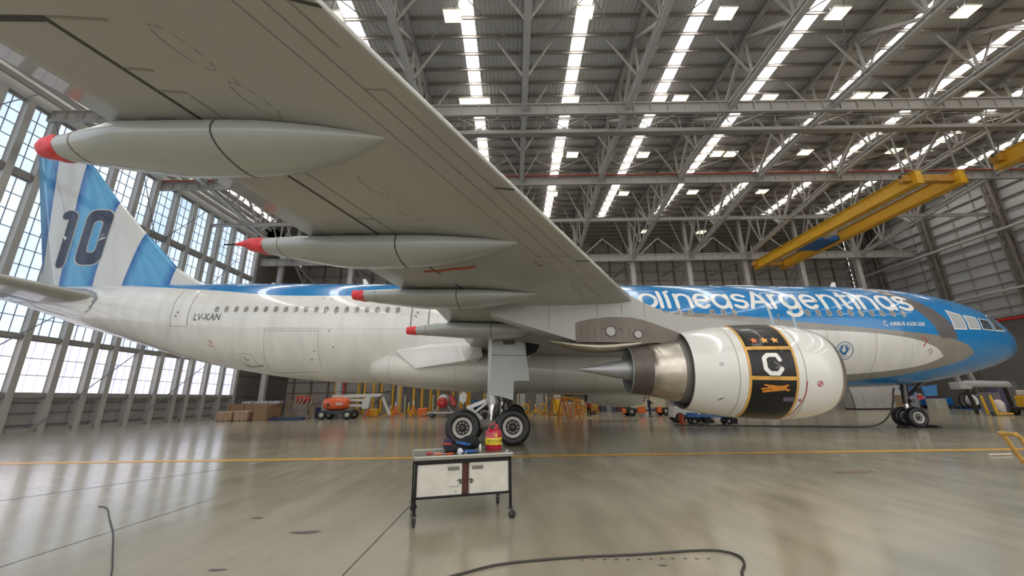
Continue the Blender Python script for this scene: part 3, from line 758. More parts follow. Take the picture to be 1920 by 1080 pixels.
# letter shapes, unit x-height 1, advancing to the right; each a list of polylines
def bowl(w): return arc(w / 2, .5, w / 2, .5, 0, 360, 22)
GL = {'o': lambda w: [bowl(w)], 'l': lambda w: [[(.0, 0), (.0, 1.28)]], 'i': lambda w: [[(0, 0), (0, 1)], [(0, 1.3), (0.01, 1.3)]], 'í': lambda w: [[(0, 0), (0, 1)], [(-.02, 1.18), (.16, 1.34)]],
      'n': lambda w: [[(0, 0), (0, 1)], [(0, .5)] + arc(w / 2, .58, w / 2, .42, 180, 0) + [(w, 0)]], 'r': lambda w: [[(0, 0), (0, 1)], [(0, .5)] + arc(w * .7, .55, w * .7, .45, 180, 80, 8)],
      'e': lambda w: [[(0.02, .5), (w, .5)] + arc(w / 2, .5, w / 2, .5, 0, 315, 20)], 'a': lambda w: [bowl(w), [(w, 0), (w, 1)]],
      's': lambda w: [[(w, .85)] + arc(w / 2, .75, w / 2.1, .25, 60, 250, 10) + arc(w / 2, .25, w / 2.1, .25, 70, -120, 10) + [(0, .13)]],
      'A': lambda w: [[(0, 0), (w * .5, 1.3), (w, 0)], [(w * .18, .4), (w * .82, .4)]], 'g': lambda w: [bowl(w), [(w, 1), (w, -.15)] + arc(w / 2, -.15, w / 2, .33, 0, -150, 10)],
      't': lambda w: [[(w * .3, 1.25), (w * .3, .25)] + arc(w * .6, .25, w * .3, .25, 180, 290, 6), [(0, .95), (w, .95)]]}
TXT = [('A', 4.2, 5.2), ('e', 5.4, 6.2), ('r', 6.45, 6.85), ('o', 7.0 + .55, 8.36), ('l', 8.6, 8.6), ('í', 8.97, 9.1), ('n', 9.42, 10.12), ('e', 10.38, 11.1), ('a', 11.33, 12.1), ('s', 12.4, 13.0),
       ('A', 13.2, 14.1), ('r', 14.35, 14.7), ('g', 14.85, 15.6), ('e', 15.9, 16.6), ('n', 16.95, 17.6), ('t', 17.9, 18.3), ('i', 18.55, 18.6), ('n', 18.85, 19.5), ('a', 19.8, 20.45), ('s', 20.75, 21.35)]
XH = .92
def title_fn(u, v):
    phi = .375 + v / 2.82; return fus(u, phi, .006)
for ch, a, c in TXT:
    m_ = MB(); w_ = (c - a) / 1.0
    for pl in GL[ch](w_):
        pl = [(a + x, y * XH) for x, y in pl]
        decal(m_, stroke(pl, .2), title_fn, 0, .15)
    o = m_.build('title_letter', LETTER, fuselage, recalc=False)
def font_polys(txt, size, bold=0.0):
    cu = bpy.data.curves.new('lettering', 'FONT'); cu.body = txt; cu.size = size; cu.offset = bold; cu.resolution_u = 3
    ob = bpy.data.objects.new('lettering', cu); COL.objects.link(ob); dg = bpy.context.evaluated_depsgraph_get(); dg.update()
    me = bpy.data.meshes.new_from_object(ob.evaluated_get(dg)); P = [[(me.vertices[i].co.x, me.vertices[i].co.y) for i in p.vertices] for p in me.polygons]
    bpy.data.objects.remove(ob); bpy.data.curves.remove(cu); bpy.data.meshes.remove(me); return P
def font_decal(name, txt, size, x0, fn, m, parent, bold=0.0, width=None, shear=0.0):
    P = font_polys(txt, size, bold); mx = max(p[0] for q in P for p in q); k = (width / mx) if width else 1
    mb = MB(); decal(mb, [[(x0 + x * k + y * shear, y) for x, y in q] for q in P], fn, 0, 5); return mb.build(name, m, parent, recalc=False)
font_decal('registration', 'LV-KAN', .50, -15.85, lambda u, v: fus_z(u, 5.57 + v, .006), mat('registration_grey', (.10, .10, .11), .4), fuselage, .008, 1.5, .12)
font_decal('type_lettering', 'AIRBUS A330-200', .26, 19.75, lambda u, v: fus_z(u, 5.50 + v, .008), LETTER, fuselage, .004, 1.75, .1)
m_ = MB(); decal(m_, stroke(arc(19.55, .1, .1, .12, 50, 320), .035), lambda u, v: fus_z(u, 5.5 + v, .008)); m_.build('type_emblem', LETTER, fuselage, recalc=False)
# round blue emblem behind the intake
m_ = MB(); EM = lambda u, v: fus_z(17.4 + u, 4.25 + v, .007)
decal(m_, stroke(arc(0, 0, .42, .42, 0, 360, 28), .05), EM, 0, .2); decal(m_, stroke(arc(0, 0, .29, .29, 20, 300, 20), .035), EM, 0, .2)
decal(m_, stroke([(-.12, .22), (-.2, -.02), (-.02, -.16), (.14, .02), (.05, .2)], .1), EM, 1, .2); decal(m_, stroke([(.05, -.2), (.2, .12)], .05), EM, 1, .2)
m_.build('round_emblem', [mat('emblem_pale_blue', (.16, .28, .42), .4), mat('emblem_blue', (.03, .13, .36), .4)], fuselage, recalc=False)
# antennas on the crown
for (x_, h_, sl, m__) in [(-7.9, .42, -.22, LETTER), (19.6, .36, .1, LETTER), (-13.6, .16, 0, LETTER), (12.5, .14, 0, LETTER)]:
    m_ = MB(); m_.prism([(x_ - .2, 8.17), (x_ + .2, 8.17), (x_ + .1 + sl, 8.2 + h_), (x_ - .06 + sl, 8.2 + h_)], -.03, .03, 'xz'); m_.build('antenna', m__, fuselage)
m_ = MB(); m_.loft([[(14.2 + q * .2, sin(a) * .3 * k, 8.18 + max(0, cos(a)) * .16 * k) for a in [2 * pi * j / 12 for j in range(12)]] for q, k in [(-6, .15), (-5, .8), (-3, 1), (3, 1), (5, .8), (6, .15)]]); m_.build('antenna_fairing', LETTER, fuselage)

# ---- fin
def fin_le(z):
    P = [(8.0, -16.5), (8.2, -17.5), (8.5, -18.3), (8.91, -19.07), (9.32, -19.7), (10.28, -20.75), (11.7, -22.35), (13.43, -24.2), (14.95, -25.7), (16.02, -26.7), (16.9, -27.6), (17.4, -28.3)]
    for a, c in zip(P[:-1], P[1:]):
        if a[0] <= z <= c[0]: return a[1] + (c[1] - a[1]) * (z - a[0]) / (c[0] - a[0])
    return P[-1][1] if z > 17.4 else P[0][1]
def fin_te(z): return -27.66 - (z - 8.0) * .372
def naca(c): return 5 * (.2969 * sqrt(c) - .126 * c - .3516 * c * c + .2843 * c ** 3 - .1015 * c ** 4)
def fin_t(z): return .62 - .036 * (z - 8)
def fin_pt(x, z, off=0, side=-1):
    le, te = fin_le(z), fin_te(z); c = max(0, min(1, (le - x) / (le - te))); return Vector((x, side * (naca(c) * fin_t(z) * .9 + off), z))
mb = MB(); zs = [7.9, 8.2, 8.5, 8.91, 9.32, 9.8, 10.28, 11, 11.7, 12.5, 13.43, 14.2, 14.95, 15.5, 16.02, 16.5, 16.9, 17.2, 17.4]
rings = []
for z in zs:
    le, te = fin_le(z), fin_te(z); cs = [.0, .01, .03, .07, .13, .22, .34, .48, .62, .75, .87, 1.0]
    rings.append([Vector((le + (te - le) * c, -naca(c) * fin_t(z) * .9 - .004, z)) for c in cs] + [Vector((le + (te - le) * c, naca(c) * fin_t(z) * .9 + .004, z)) for c in cs[::-1]])
mb.loft(rings, 0)
fin = mb.build('tail_fin', FIN, plane)
m_ = MB(); zl = [(fin_te(z) + (fin_le(z) - fin_te(z)) * .3, z) for z in zs[2:]]
for a, c in zip(zl[:-1], zl[1:]):
    m_.add([fin_pt(a[0] - .012, a[1], .006), fin_pt(a[0] + .012, a[1], .006), fin_pt(c[0] + .012, c[1], .006), fin_pt(c[0] - .012, c[1], .006)], [(0, 1, 2, 3)])
m_.build('rudder_gap', LINE_S, fin, recalc=False)
NUM = mat('numeral_navy', (.035, .042, .075), .35, coat=.4); NUM2 = mat('numeral_outline', (.5, .5, .47), .4)
FP = lambda o: (lambda u, v: fin_pt(u, v, o))
def rrect(x0, x1, z0, z1, r, n=6):
    P = []
    for cx, cz, a in ((x1 - r, z1 - r, 0), (x0 + r, z1 - r, 90), (x0 + r, z0 + r, 180), (x1 - r, z0 + r, 270)):
        P += [(cx + r * cos(radians(a + 90 * i / n)), cz + r * sin(radians(a + 90 * i / n))) for i in range(n + 1)]
    return P
def ring_polys(A, B): n = len(A); return [[A[i], A[(i + 1) % n], B[(i + 1) % n], B[i]] for i in range(n)]
for nm, o1, o2 in [('numeral_outline', .07, 0)]:
    pass
m_ = MB(); decal(m_, ring_polys(rrect(-26.17, -24.33, 9.33, 13.12, .62), rrect(-25.48, -24.98, 10.25, 12.25, .2)), FP(.008), 1, .4)
decal(m_, ring_polys(rrect(-26.1, -24.4, 9.4, 13.05, .58), rrect(-25.54, -24.92, 10.18, 12.32, .24)), FP(.014), 0, .4)
decal(m_, [[(-25.0, 11.0), (-24.75, 11.35), (-24.55, 11.5), (-24.85, 11.2)], [(-24.98, 10.9), (-24.7, 11.18), (-24.4, 11.2), (-24.8, 11.0)]], FP(.02), 2, .4)
m_.build('numeral_zero', [NUM, NUM2, LETTER], fin, recalc=False)
m_ = MB()
for w_, o_, mi in ((.78, .008, 1), (.62, .014, 0)):
    decal(m_, stroke([(-27.0, 9.5), (-27.0, 11.2), (-27.02, 12.3)] + arc(-27.35, 12.45, .33, .3, 0, 120, 6), w_ * .95), FP(o_), mi, .4)
decal(m_, [[(-27.15, 11.0), (-27.35, 11.35), (-27.05, 11.2)]], FP(.02), 2, .4)
m_.build('numeral_one', [NUM, NUM2, LETTER], fin, recalc=False)

# ---- tailplane
def tailplane(side):
    mb = MB(); rings = []
    for t in [0, .1, .25, .5, .75, .95, 1.0]:
        y = side * (.7 + 9.0 * t); le = -22.0 - 5.9 * t; te = -27.6 - 2.5 * t; z = 6.95 + 1.0 * t; ch = le - te; th = .11 * ch * (1 if t < 1 else .3)
        cs = [0, .02, .06, .15, .3, .5, .7, .85, 1]
        inc = .02
        rings.append([Vector((le - ch * c, y, z + naca(c) * th + inc * ch * (.4 - c))) for c in cs] + [Vector((le - ch * c, y, z - naca(c) * th - .008 + inc * ch * (.4 - c))) for c in cs[::-1]])
    mb.loft(rings, 0); o = mb.build('tailplane', WINGM, plane)
    m_ = MB()
    for t in range(10):
        a, c = .05 + t * .09, .05 + (t + 1) * .09
        def P(t, c_): return Vector((-22.0 - 5.9 * t - (5.6 - 3.4 * t) * c_, side * (.7 + 9.0 * t), 6.95 + 1.0 * t - naca(c_) * .11 * (5.6 - 3.4 * t) - .016 + .02 * (5.6 - 3.4 * t) * (.4 - c_)))
        m_.add([P(a, .70), P(a, .715), P(c, .715), P(c, .70)], [(0, 1, 2, 3)])
    m_.build('elevator_gap', LINE_D, o, recalc=False); return o
tailplane(-1); tailplane(1)
m_ = MB(); P = [(-22.1, 6.9), (-22.6, 7.35), (-23.6, 7.62), (-25.0, 7.75), (-26.8, 7.5), (-27.4, 7.05), (-26.5, 6.5), (-24.6, 6.05), (-23.2, 5.95), (-22.4, 6.25)]
decal(m_, [P], lambda u, v: fus_z(u, v, .02), 0, .25); 
skin_line(m_, P + [P[0]], .06, 1, .024)
m_.build('tailplane_seal_plate', [mat('seal_plate_grey', (.30, .31, .33), .35, .3), LETTER], plane, recalc=False)

# ---- wing
def w_le(y):
    y = abs(y)
    return 5.17 - .608 * (y - 9.37) if y >= 4.5 else 8.13 + (4.5 - y) * .95
def w_te(y):
    y = abs(y)
    if y < 9.5: return -1.0 - (y - 2.8) * .1
    if y < 20: return -1.67 - .345 * (y - 9.5)
    return -5.29 - .36 * (y - 20)
def w_z(s, y): return 4.95 + .03 * (s - 5.17) + .1 * (abs(y) - 9.37) + max(0, abs(y) - 21) ** 2 * .006
def w_th(y): y = abs(y); return 1.35 - .055 * y * .8 if y < 9.5 else max(.22, .93 - .034 * (y - 9.5))
def w_low(c, y, off=0.0):
    le, te = w_le(y), w_te(y); s = le + (te - le) * c
    bulge = naca(min(c, 1)) * w_th(y) * (.34 if abs(y) < 8 else .12 if abs(y) > 12 else .34 - .055 * (abs(y) - 8))
    inner = max(0, 6.5 - abs(y)) * .16
    return Vector((s, y, w_z(s, y) - bulge - inner * (naca(c) if c < .5 else 1) * (1 if c < .5 else naca(c) * 1.0) - off))
def w_up(c, y):
    le, te = w_le(y), w_te(y); s = le + (te - le) * c
    return Vector((s, y, w_z(s, y) + naca(min(c, 1)) * w_th(y) * 1.25 + .012))
CS_ = [0, .004, .012, .025, .045, .08, .13, .2, .3, .4, .5, .6, .7, .8, .9, 1.0]
def make_wing(side):
    mb = MB(); ys = [1.5, 2.8, 4.5, 6, 7.5, 9.5, 11, 13, 15, 17, 18.5, 20, 22, 24, 26, 28, 29.3]
    rings = []
    for y in ys: rings.append([w_up(c, side * y) for c in CS_[::-1]] + [w_low(c, side * y) for c in CS_])
    mb.loft(rings, 0)
    def seam(c0, c1, y0, y1, w, mi, n=12):
        vs = []
        for i in range(n + 1):
            t = i / n; y = y0 + (y1 - y0) * t; c = c0 + (c1 - c0) * t; ch = w_le(y) - w_te(y)
            if abs(y1 - y0) > .6: vs += [w_low(c - w / ch / 2, side * y, .005), w_low(c + w / ch / 2, side * y, .005)]
            else: vs += [w_low(c, side * (y - w / 2), .005), w_low(c, side * (y + w / 2), .005)]
        mb.add(vs, [(2 * i, 2 * i + 1, 2 * i + 3, 2 * i + 2) for i in range(n)], mi)
    seam(.062, .062, 10.3, 18.34, .02, 2); seam(.062, .118, 18.3, 18.33, .02, 2, 3)
    seam(.12, .12, 10.3, 29, .02, 2); seam(.193, .193, 10.2, 29, .014, 2); seam(.062, .062, 18.9, 28, .02, 2)
    seam(.715, .712, 10.5, 19.32, .055, 1, 24); seam(.705, .95, 19.32, 19.35, .07, 1, 6); seam(.56, .7, 19.29, 19.34, .03, 2, 5)
    seam(.638, .638, 13.5, 18.3, .02, 2)
    for y in (18.35, 18.68, 16.95, 15.2, 13.2, 11.6): seam(.636, .712, y, y + .04, .03, 2, 3)
    for y in (16.05, 19.35, 12.9, 22.5, 25.6): seam(0, .055, y + .0, y + .1, .05, 1, 6)
    for y in (13.25,): seam(.055, .2, y, y + .1, .02, 2, 4)
    # access panels: oval seams along the box
    for yc in (18.95, 18.2, 17.2, 16.3, 15.4, 14.5, 20.5, 21.8): 
        for k in range(20):
            a, c = 2 * pi * k / 20, 2 * pi * (k + 1) / 20; ch = w_le(yc) - w_te(yc)
            def Q(a, r): yy = yc + .30 * r * cos(a); return w_low(.47 + .028 * r * sin(a), side * yy, .005)
            if (k % 2) == 0 or k in (3, 4, 5): mb.add([Q(a, 1), Q(a, .93), Q(c, .93), Q(c, 1)], [(0, 1, 2, 3)], 2)
    if side == -1:
        # stains and small fittings on the lower skin
        for (c_, y_, dc, dy) in [(.44, 18.55, .006, .02), (.445, 18.5, .005, .025), (.35, 18.27, .004, .015), (.05, 15.95, .006, .02), (.21, 12.75, .03, .12), (.215, 12.95, .02, .10), (.30, 17.6, .004, .015), (.25, 16.3, .004, .02)]:
            mb.add([w_low(c_, side * y_, .006), w_low(c_ + dc, side * (y_ + dy * .3), .006), w_low(c_ + dc * .8, side * (y_ + dy), .006), w_low(c_, side * (y_ + dy * .8), .006)], [(0, 1, 2, 3)], 3)
    # winglet
    o = mb.build('wing', [WINGM, LINE_D, LINE_S, mat('oil_stain', (.20, .18, .13), .5)], plane)
    wl = MB(); tip = []
    for t in (0, .5, 1):
        s0 = w_le(29.3) - .3 - 1.6 * t; ch = 1.5 - .9 * t; tip.append([Vector((s0 - ch * c, side * (29.3 + .7 * t), w_z(s0, 29.3) + .05 + 1.6 * t + naca(c) * .1 * 0 + (.06 * (1 if k < 6 else -1) * naca(c)))) + Vector((0, side * .06 * (1 if k < 6 else -1) * naca(c), 0)) for k, c in enumerate([0, .05, .2, .5, .8, 1, 1, .8, .5, .2, .05, 0])])
    wl.loft(tip); wl.build('winglet', WINGM, o); return o
wing_s = make_wing(-1); wing_p = make_wing(1)

# red tie hanging below the second flap fairing
# ---- flap track fairings
COVER = mat('red_cover_cloth', (.68, .035, .045), .55, coat=.2, var=.25, scale=6, bump=.5)
def fairing(y, s_nose, s_te, s_tip, depth, wid, tipz, cover=True, drape=False, strap=False):
    """teardrop pod under the wing: nose (fwd) at s_nose, ends at s_tip behind the trailing edge"""
    mb = MB(); rings = []; N = 22; ay = abs(y); side = 1 if y > 0 else -1
    zn = w_low(max(0, (w_le(ay) - s_nose) / (w_le(ay) - w_te(ay))), y).z
    te_t = (s_nose - s_te) / (s_nose - s_tip)
    def env(t):    # t 0 nose .. 1 tip
        s = s_nose + (s_tip - s_nose) * t
        c = (w_le(ay) - s) / (w_le(ay) - w_te(ay))
        base = w_low(min(c, 1.0), y).z
        d = depth * sin(min(t / .42, 1) * pi / 2) ** .9
        bot = base - d
        if t > te_t - .08:
            k = min(1, (t - te_t + .08) / (1.08 - te_t)); bot = bot * (1 - k ** 1.15) + (tipz - .12) * k ** 1.15
        top = base + .03
        if t > te_t:
            k = (t - te_t) / (1 - te_t); top = (w_low(1.0, y).z + .06) * (1 - k) + (tipz + .12) * k
        hw = wid * sin(min(t / .42, 1) * pi / 2) ** .85
        if t > te_t - .02: k = (t - te_t + .02) / (1.02 - te_t); hw *= 1 - .78 * k ** .95
        return s, top, bot, max(hw, .02)
    T = [0, .02, .05, .1, .16, .24, .32, .42, .52, .62, .7, .78, .85, .9, .94, .965, 1.0]
    def ring(t):
        s, top, bot, hw = env(t); R = []
        for k in range(N):
            a = 2 * pi * k / N; cy = cos(a); sz = sin(a)
            h = (top - bot)
            zc = bot + h * .5
            zz = zc + (top - zc) * sz if sz > 0 else zc + (zc - bot) * sz
            ex = .22 if sz > 0 else .9
            R.append(Vector((s, y + hw * (abs(cy) ** ex) * (1 if cy > 0 else -1), zz)))
        return R
    body_T = [t for t in T if t <= .94] if cover else T
    mb.loft([ring(t) for t in body_T], 0)
    # hinge gap and access slot
    for tt in (.42, .86):
        R = ring(tt); R2 = ring(tt + .004)
        for k in range(N):
            k2 = (k + 1) % N; c_ = Vector((R[0].x, y, sum(p.z for p in R) / N))
            q = [R[k], R[k2], R2[k2], R2[k]]; q = [p + (p - c_).normalized() * .006 for p in q]
            mb.add(q, [(0, 1, 2, 3)], 1 if tt == .42 else 2)
    mb.box((env(.58)[0], y + (-1 if side < 0 else 1) * env(.58)[3] * .8, env(.58)[1] - .02), (.38, .05, .05), mi=1)
    o = mb.build('flap_fairing', [FAIRM, LINE_D, LINE_S], plane)
    if cover:
        m_ = MB(); rr = []
        for t, g in ((.93, 1.02), (.94, 1.10), (.955, 1.12), (.97, 1.08), (.985, 1.12), (1.0, 1.0)):
            R = ring(t); c_ = sum(R, Vector()) / N
            rr.append([c_ + (p - c_) * (g + .04 * sin(5 * k + t * 60)) for k, p in enumerate(R)])
        m_.loft(rr); 
        if drape:
            s, top, bot, hw = env(1.0)
            m_.loft([[Vector((s - d, y + r * cos(a), tipz + .05 - d * .06 + r * sin(a))) for a in [2 * pi * k / 8 for k in range(8)]] for d, r in ((0, .12), (.2, .06), (.35, .03))])
            m_.tube([(s - .33, y, tipz + .03), (s - .62, y, tipz + .02)], .02, 6, 1)
        m_.build('tip_cover', [COVER, BLACK], o)
    return o
for sd in (-1, 1):
    fairing(sd * 17.45, -.8, w_te(17.45), -5.98, .41, .58, 5.35)
    fairing(sd * 14.05, 1.2, w_te(14.05), -5.05, .46, .72, 5.17, drape=True)
    fairing(sd * 10.75, 1.8, w_te(10.75), -3.93, .40, .78, 4.83)
    fairing(sd * 7.35, 2.6, w_te(7.35), -3.15, .50, .70, 4.29)
m_ = MB(); m_.tube([(-1.2, -13.1, 4.86), (-.8, -13.12, 4.87), (-.45, -13.1, 4.93), (-.1, -13.1, 4.96), (.08, -13.1, 5.0), (.1, -13.1, 4.97)], [.02, .028, .028, .028, .03, .02], 6)
m_.build('red_pull_strap', mat('strap_rust_red', (.36, .07, .035), .6), wing_s)

# ---- belly fairing
def bf(s):
    """top, bottom, half width of the belly fairing"""
    P = [(-7.0, 3.35, 3.1, .2), (-6.85, 3.75, 2.8, 1.2), (-6.4, 4.05, 2.6, 2.1), (-5.5, 4.25, 2.42, 2.65), (-4.0, 4.38, 2.25, 2.92), (-1.5, 4.4, 2.1, 3.05), (3, 4.4, 2.02, 3.1), (8, 4.35, 2.05, 3.05), (10.5, 4.1, 2.15, 2.9), (12.5, 3.6, 2.35, 2.3), (13.8, 3.0, 2.5, 1.4), (14.2, 2.8, 2.62, .6)]
    for a, c in zip(P[:-1], P[1:]):
        if a[0] <= s <= c[0]:
            t = (s - a[0]) / (c[0] - a[0]); return [a[i] + (c[i] - a[i]) * t for i in (1, 2, 3)]
    return P[0][1:] if s < -7 else P[-1][1:]
mb = MB(); rings = []
ss = [-7.0, -6.95, -6.85, -6.65, -6.4, -6.0, -5.5, -4.8, -4.0, -3, -1.5, 0, 1.5, 3, 5, 6.5, 8, 9.3, 10.5, 11.6, 12.5, 13.2, 13.8, 14.2]
def bring(s, off=0):
    t, b_, w_ = bf(s); zc = b_ + (t - b_) * .5; R = []
    for k in range(48):
        a = 2 * pi * k / 48; cy, sz = cos(a), sin(a); e = .72
        R.append(Vector((s, (w_ + off) * (abs(cy) ** e) * (1 if cy > 0 else -1), zc + ((t - b_) / 2 + off) * (abs(sz) ** .85) * (1 if sz > 0 else -1))))
    return R
mb.loft([bring(s) for s in ss], 0)
for s_ in (-5.3, -1.9, 2.9, 4.9, 7.2):
    A, B = bring(s_ - .011, .005), bring(s_ + .011, .005)
    for k in range(48): mb.add([A[k], A[(k + 1) % 48], B[(k + 1) % 48], B[k]], [(0, 1, 2, 3)], 1)
mb.build('belly_fairing', [BELLY, LINE_W], plane)
# wing root trailing fillet
bm = bmesh.new()
for q in [(-4.98, -2.75, 4.05), (-3.3, -3.15, 4.32), (-1.68, -3.9, 4.22), (-1.29, -4.0, 3.46), (-3.79, -3.1, 3.16), (-4.6, -2.7, 3.5), (-4.8, -2.3, 4.0), (-1.5, -2.3, 4.4), (-1.2, -2.3, 3.3), (-.6, -3.6, 4.4), (-.5, -3.6, 3.7)]: bm.verts.new(q)
bmesh.ops.convex_hull(bm, input=bm.verts[:]); me = bpy.data.meshes.new('wing_root_fillet'); bm.to_mesh(me); bm.free(); me.materials.append(COWL)
o = bpy.data.objects.new('wing_root_fillet', me); link(o, plane); md = o.modifiers.new('bevel', 'BEVEL'); md.width = .03; md.segments = 2
# ================================================================== engines
EZ = 2.74
NAC = [(6.42, 1.215), (6.6, 1.255), (7.0, 1.33), (7.5, 1.405), (8.0, 1.455), (8.5, 1.485), (9.0, 1.50), (9.5, 1.495), (9.9, 1.465), (10.2, 1.42), (10.45, 1.36), (10.65, 1.29), (10.8, 1.215), (10.87, 1.15), (10.88, 1.10), (10.83, 1.05), (10.65, 1.01), (10.3, .99), (9.9, 1.0), (9.5, 1.04)]
def nac_r(x):
    for a, c in zip(NAC[:13], NAC[1:14]):
        if a[0] <= x <= c[0]: return a[1] + (c[1] - a[1]) * (x - a[0]) / (c[0] - a[0])
    return NAC[0][1]
LIPM = mat('intake_lip_metal', (.40, .37, .33), .35, .75, var=.08)
DUCT = mat('fan_duct_grey', (.20, .19, .175), .4, .3, var=.1)
COREM = mat('core_cowl_metal', (.50, .46, .40), .30, .95, var=.22, scale=2.5, bump=.25, stretch=(1, 2, 2))
NOZ = mat('hot_nozzle_brown', (.11, .095, .085), .42, .6, var=.2, scale=3)
PLUG = mat('exhaust_plug_metal', (.34, .35, .36), .4, .6, var=.12, scale=2)
SHIELD = mat('pylon_heat_shield', (.155, .13, .11), .5, .3, var=.2, scale=1.5)
SILV = mat('pylon_silver_fairing', (.40, .36, .30), .33, .8, var=.15, scale=2)
def engine(side, badge):
    EY = 9.37 * side
    root = empty('engine', (0, 0, 0), parent=plane)
    m_ = MB(); m_.lathe(NAC, (0, EY, EZ), 'x', 72, mi=[0] * 11 + [1] * 5 + [2] * 3)
    m_.lathe([(6.42, 1.215), (6.40, 1.20), (6.6, 1.17), (7.3, 1.16), (7.8, 1.16)], (0, EY, EZ), 'x', 72, mi=[1, 2, 2, 2])
    # panel gaps round the cowl
    def cw(x, phi, off=.004): r = nac_r(x) + off; return Vector((x, EY + side * r * cos(phi), EZ + r * sin(phi)))
    for xx in (7.62, 9.45):
        n = 60; m_.add([cw(xx + d, -pi / 2 + pi * k / n) for k in range(n + 1) for d in (-.012, .012)], [(2 * k, 2 * k + 1, 2 * k + 3, 2 * k + 2) for k in range(n)], 3)
    m_.build('fan_cowl', [COWL, LIPM, DUCT, LINE_W], root)
    m_ = MB(); m_.lathe([(7.7, 1.08), (7.3, 1.07), (6.9, 1.06), (6.5, 1.03), (6.3, 1.0), (6.28, 1.0)], (0, EY, EZ), 'x', 60, mi=[1, 1, 1, 1, 1])
    m_.lathe([(6.28, .985), (6.0, .945), (5.7, .885), (5.38, .815), (5.37, .79)], (0, EY, EZ), 'x', 60, mi=0)
    m_.build('core_cowl', [COREM, DUCT], root)
    m_ = MB(); m_.lathe([(5.39, .80), (5.36, .805), (5.0, .765), (4.78, .735), (4.74, .72), (4.76, .70), (5.0, .70), (5.5, .68), (5.8, .6)], (0, EY, EZ), 'x', 60, mi=[0, 0, 0, 1, 1, 1, 1, 1])
    m_.build('hot_nozzle', [NOZ, PLUG], root)
    m_ = MB(); m_.lathe([(5.8, .5), (5.4, .46), (5.0, .39), (4.6, .31), (4.0, .2), (3.5, .1), (3.2, .04), (3.1, .001)], (0, EY, EZ), 'x', 40); m_.build('exhaust_plug', PLUG, root)
    # fan
    m_ = MB(); m_.lathe([(10.1, .001), (10.05, .05), (9.9, .14), (9.7, .24), (9.5, .3), (9.5, .001)], (0, EY, EZ), 'x', 32); m_.build('fan_spinner', BLACKG, root)
    m_ = MB()
    for k in range(36):
        a = 2 * pi * k / 36; r0, r1 = .28, 1.02
        def P(r, da, dx): return Vector((9.55 + dx, EY + r * cos(a + da), EZ + r * sin(a + da)))
        m_.add([P(r0, -.06, -.1), P(r0, .06, .1), P(r1, .05, .02), P(r1, -.05, -.18)], [(0, 1, 2, 3)], 0)
    m_.lathe([(9.3, .001), (9.3, 1.05)], (0, EY, EZ), 'x', 40, mi=1); m_.build('fan_blades', [DARKMETAL, BLACK], root, recalc=False)
    # pylon
    yk = EY - 0.0; hw = .36
    def sc(P): return [(x, 1.9 + (z - 1.9) * .978) for x, z in P]
    m_ = MB(); m_.prism(sc([(.2, 4.9), (.25, 4.52), (3.06, 3.66), (3.06, 4.25), (3.3, 4.33), (3.7, 4.41), (4.2, 4.46), (4.9, 4.45), (5.3, 4.36), (6.0, 4.10), (6.5, 3.88), (7.4, 3.95), (9.6, 4.15), (9.2, 4.27), (7.8, 4.42), (6.9, 4.5), (6.05, 4.62), (5.4, 4.95), (4.6, 5.4), (.8, 5.4)]), yk - hw, yk + hw, 'xz')
    for xx, z0, z1 in [(2.2, 4.05, 4.9), (1.25, 4.6, 4.8), (3.8, 4.45, 4.95), (.85, 4.7, 4.8), (4.6, 4.5, 5.0), (5.35, 4.4, 4.95)]:
        for s_ in (-1, 1): m_.box((xx, yk + s_ * (hw + .003), (z0 + z1) / 2), (.018, .006, z1 - z0), mi=1)
    m_.build('pylon', [WINGM, LINE_S], root)
    m_ = MB(); m_.prism(sc([(3.06, 3.62), (3.06, 4.26), (3.3, 4.34), (3.7, 4.42), (4.2, 4.47), (4.9, 4.46), (5.3, 4.37), (6.0, 4.11), (6.6, 3.86), (6.6, 3.6), (5.0, 3.62)]), yk - hw - .015, yk + hw + .015, 'xz')
    for i in range(9):
        for s_ in (-1, 1): m_.box((3.25 + i * .22, yk + s_ * (hw + .02), 3.9), (.014, .01, .52 - .02 * i), mi=1)
    for s_ in (-1, 1):
        for cx, cz, r in ((4.2, 3.94, .155), (5.08, 3.85, .125)):
            m_.lathe([(s_ * (hw + .03), .001), (s_ * (hw + .03), r)], (cx, yk, cz), 'y', 24, mi=2)
            m_.lathe([(s_ * (hw + .01), r), (s_ * (hw + .045), r), (s_ * (hw + .045), r + .02), (s_ * (hw + .01), r + .02)], (cx, yk, cz), 'y', 24, mi=1)
        m_.box((3.95, yk + s_ * (hw + .02), 4.02), (.12, .02, .05), mi=1); m_.box((4.5, yk + s_ * (hw + .02), 4.02), (.12, .02, .05), mi=1)
    m_.build('heat_shield', [SHIELD, DARKMETAL, mat('vent_disc_grey', (.40, .40, .37), .4)], root)
    m_ = MB(); rr = []
    for x, zt, zb, w in [(2.2, 3.66, 3.60, .2), (2.6, 3.66, 3.48, .32), (3.1, 3.64, 3.34, .38), (3.8, 3.62, 3.26, .39), (4.3, 3.64, 3.28, .39), (4.9, 3.68, 3.38, .38), (5.4, 3.74, 3.50, .37), (6.0, 3.80, 3.56, .36), (6.5, 3.84, 3.62, .35)]:
        rr.append([Vector((x, yk + w * cos(a), (zt + zb) / 2 + (zt - zb) / 2 * sin(a))) for a in [2 * pi * k / 20 for k in range(20)]])
    m_.loft(rr); m_.build('pylon_lower_fairing', SILV, root)
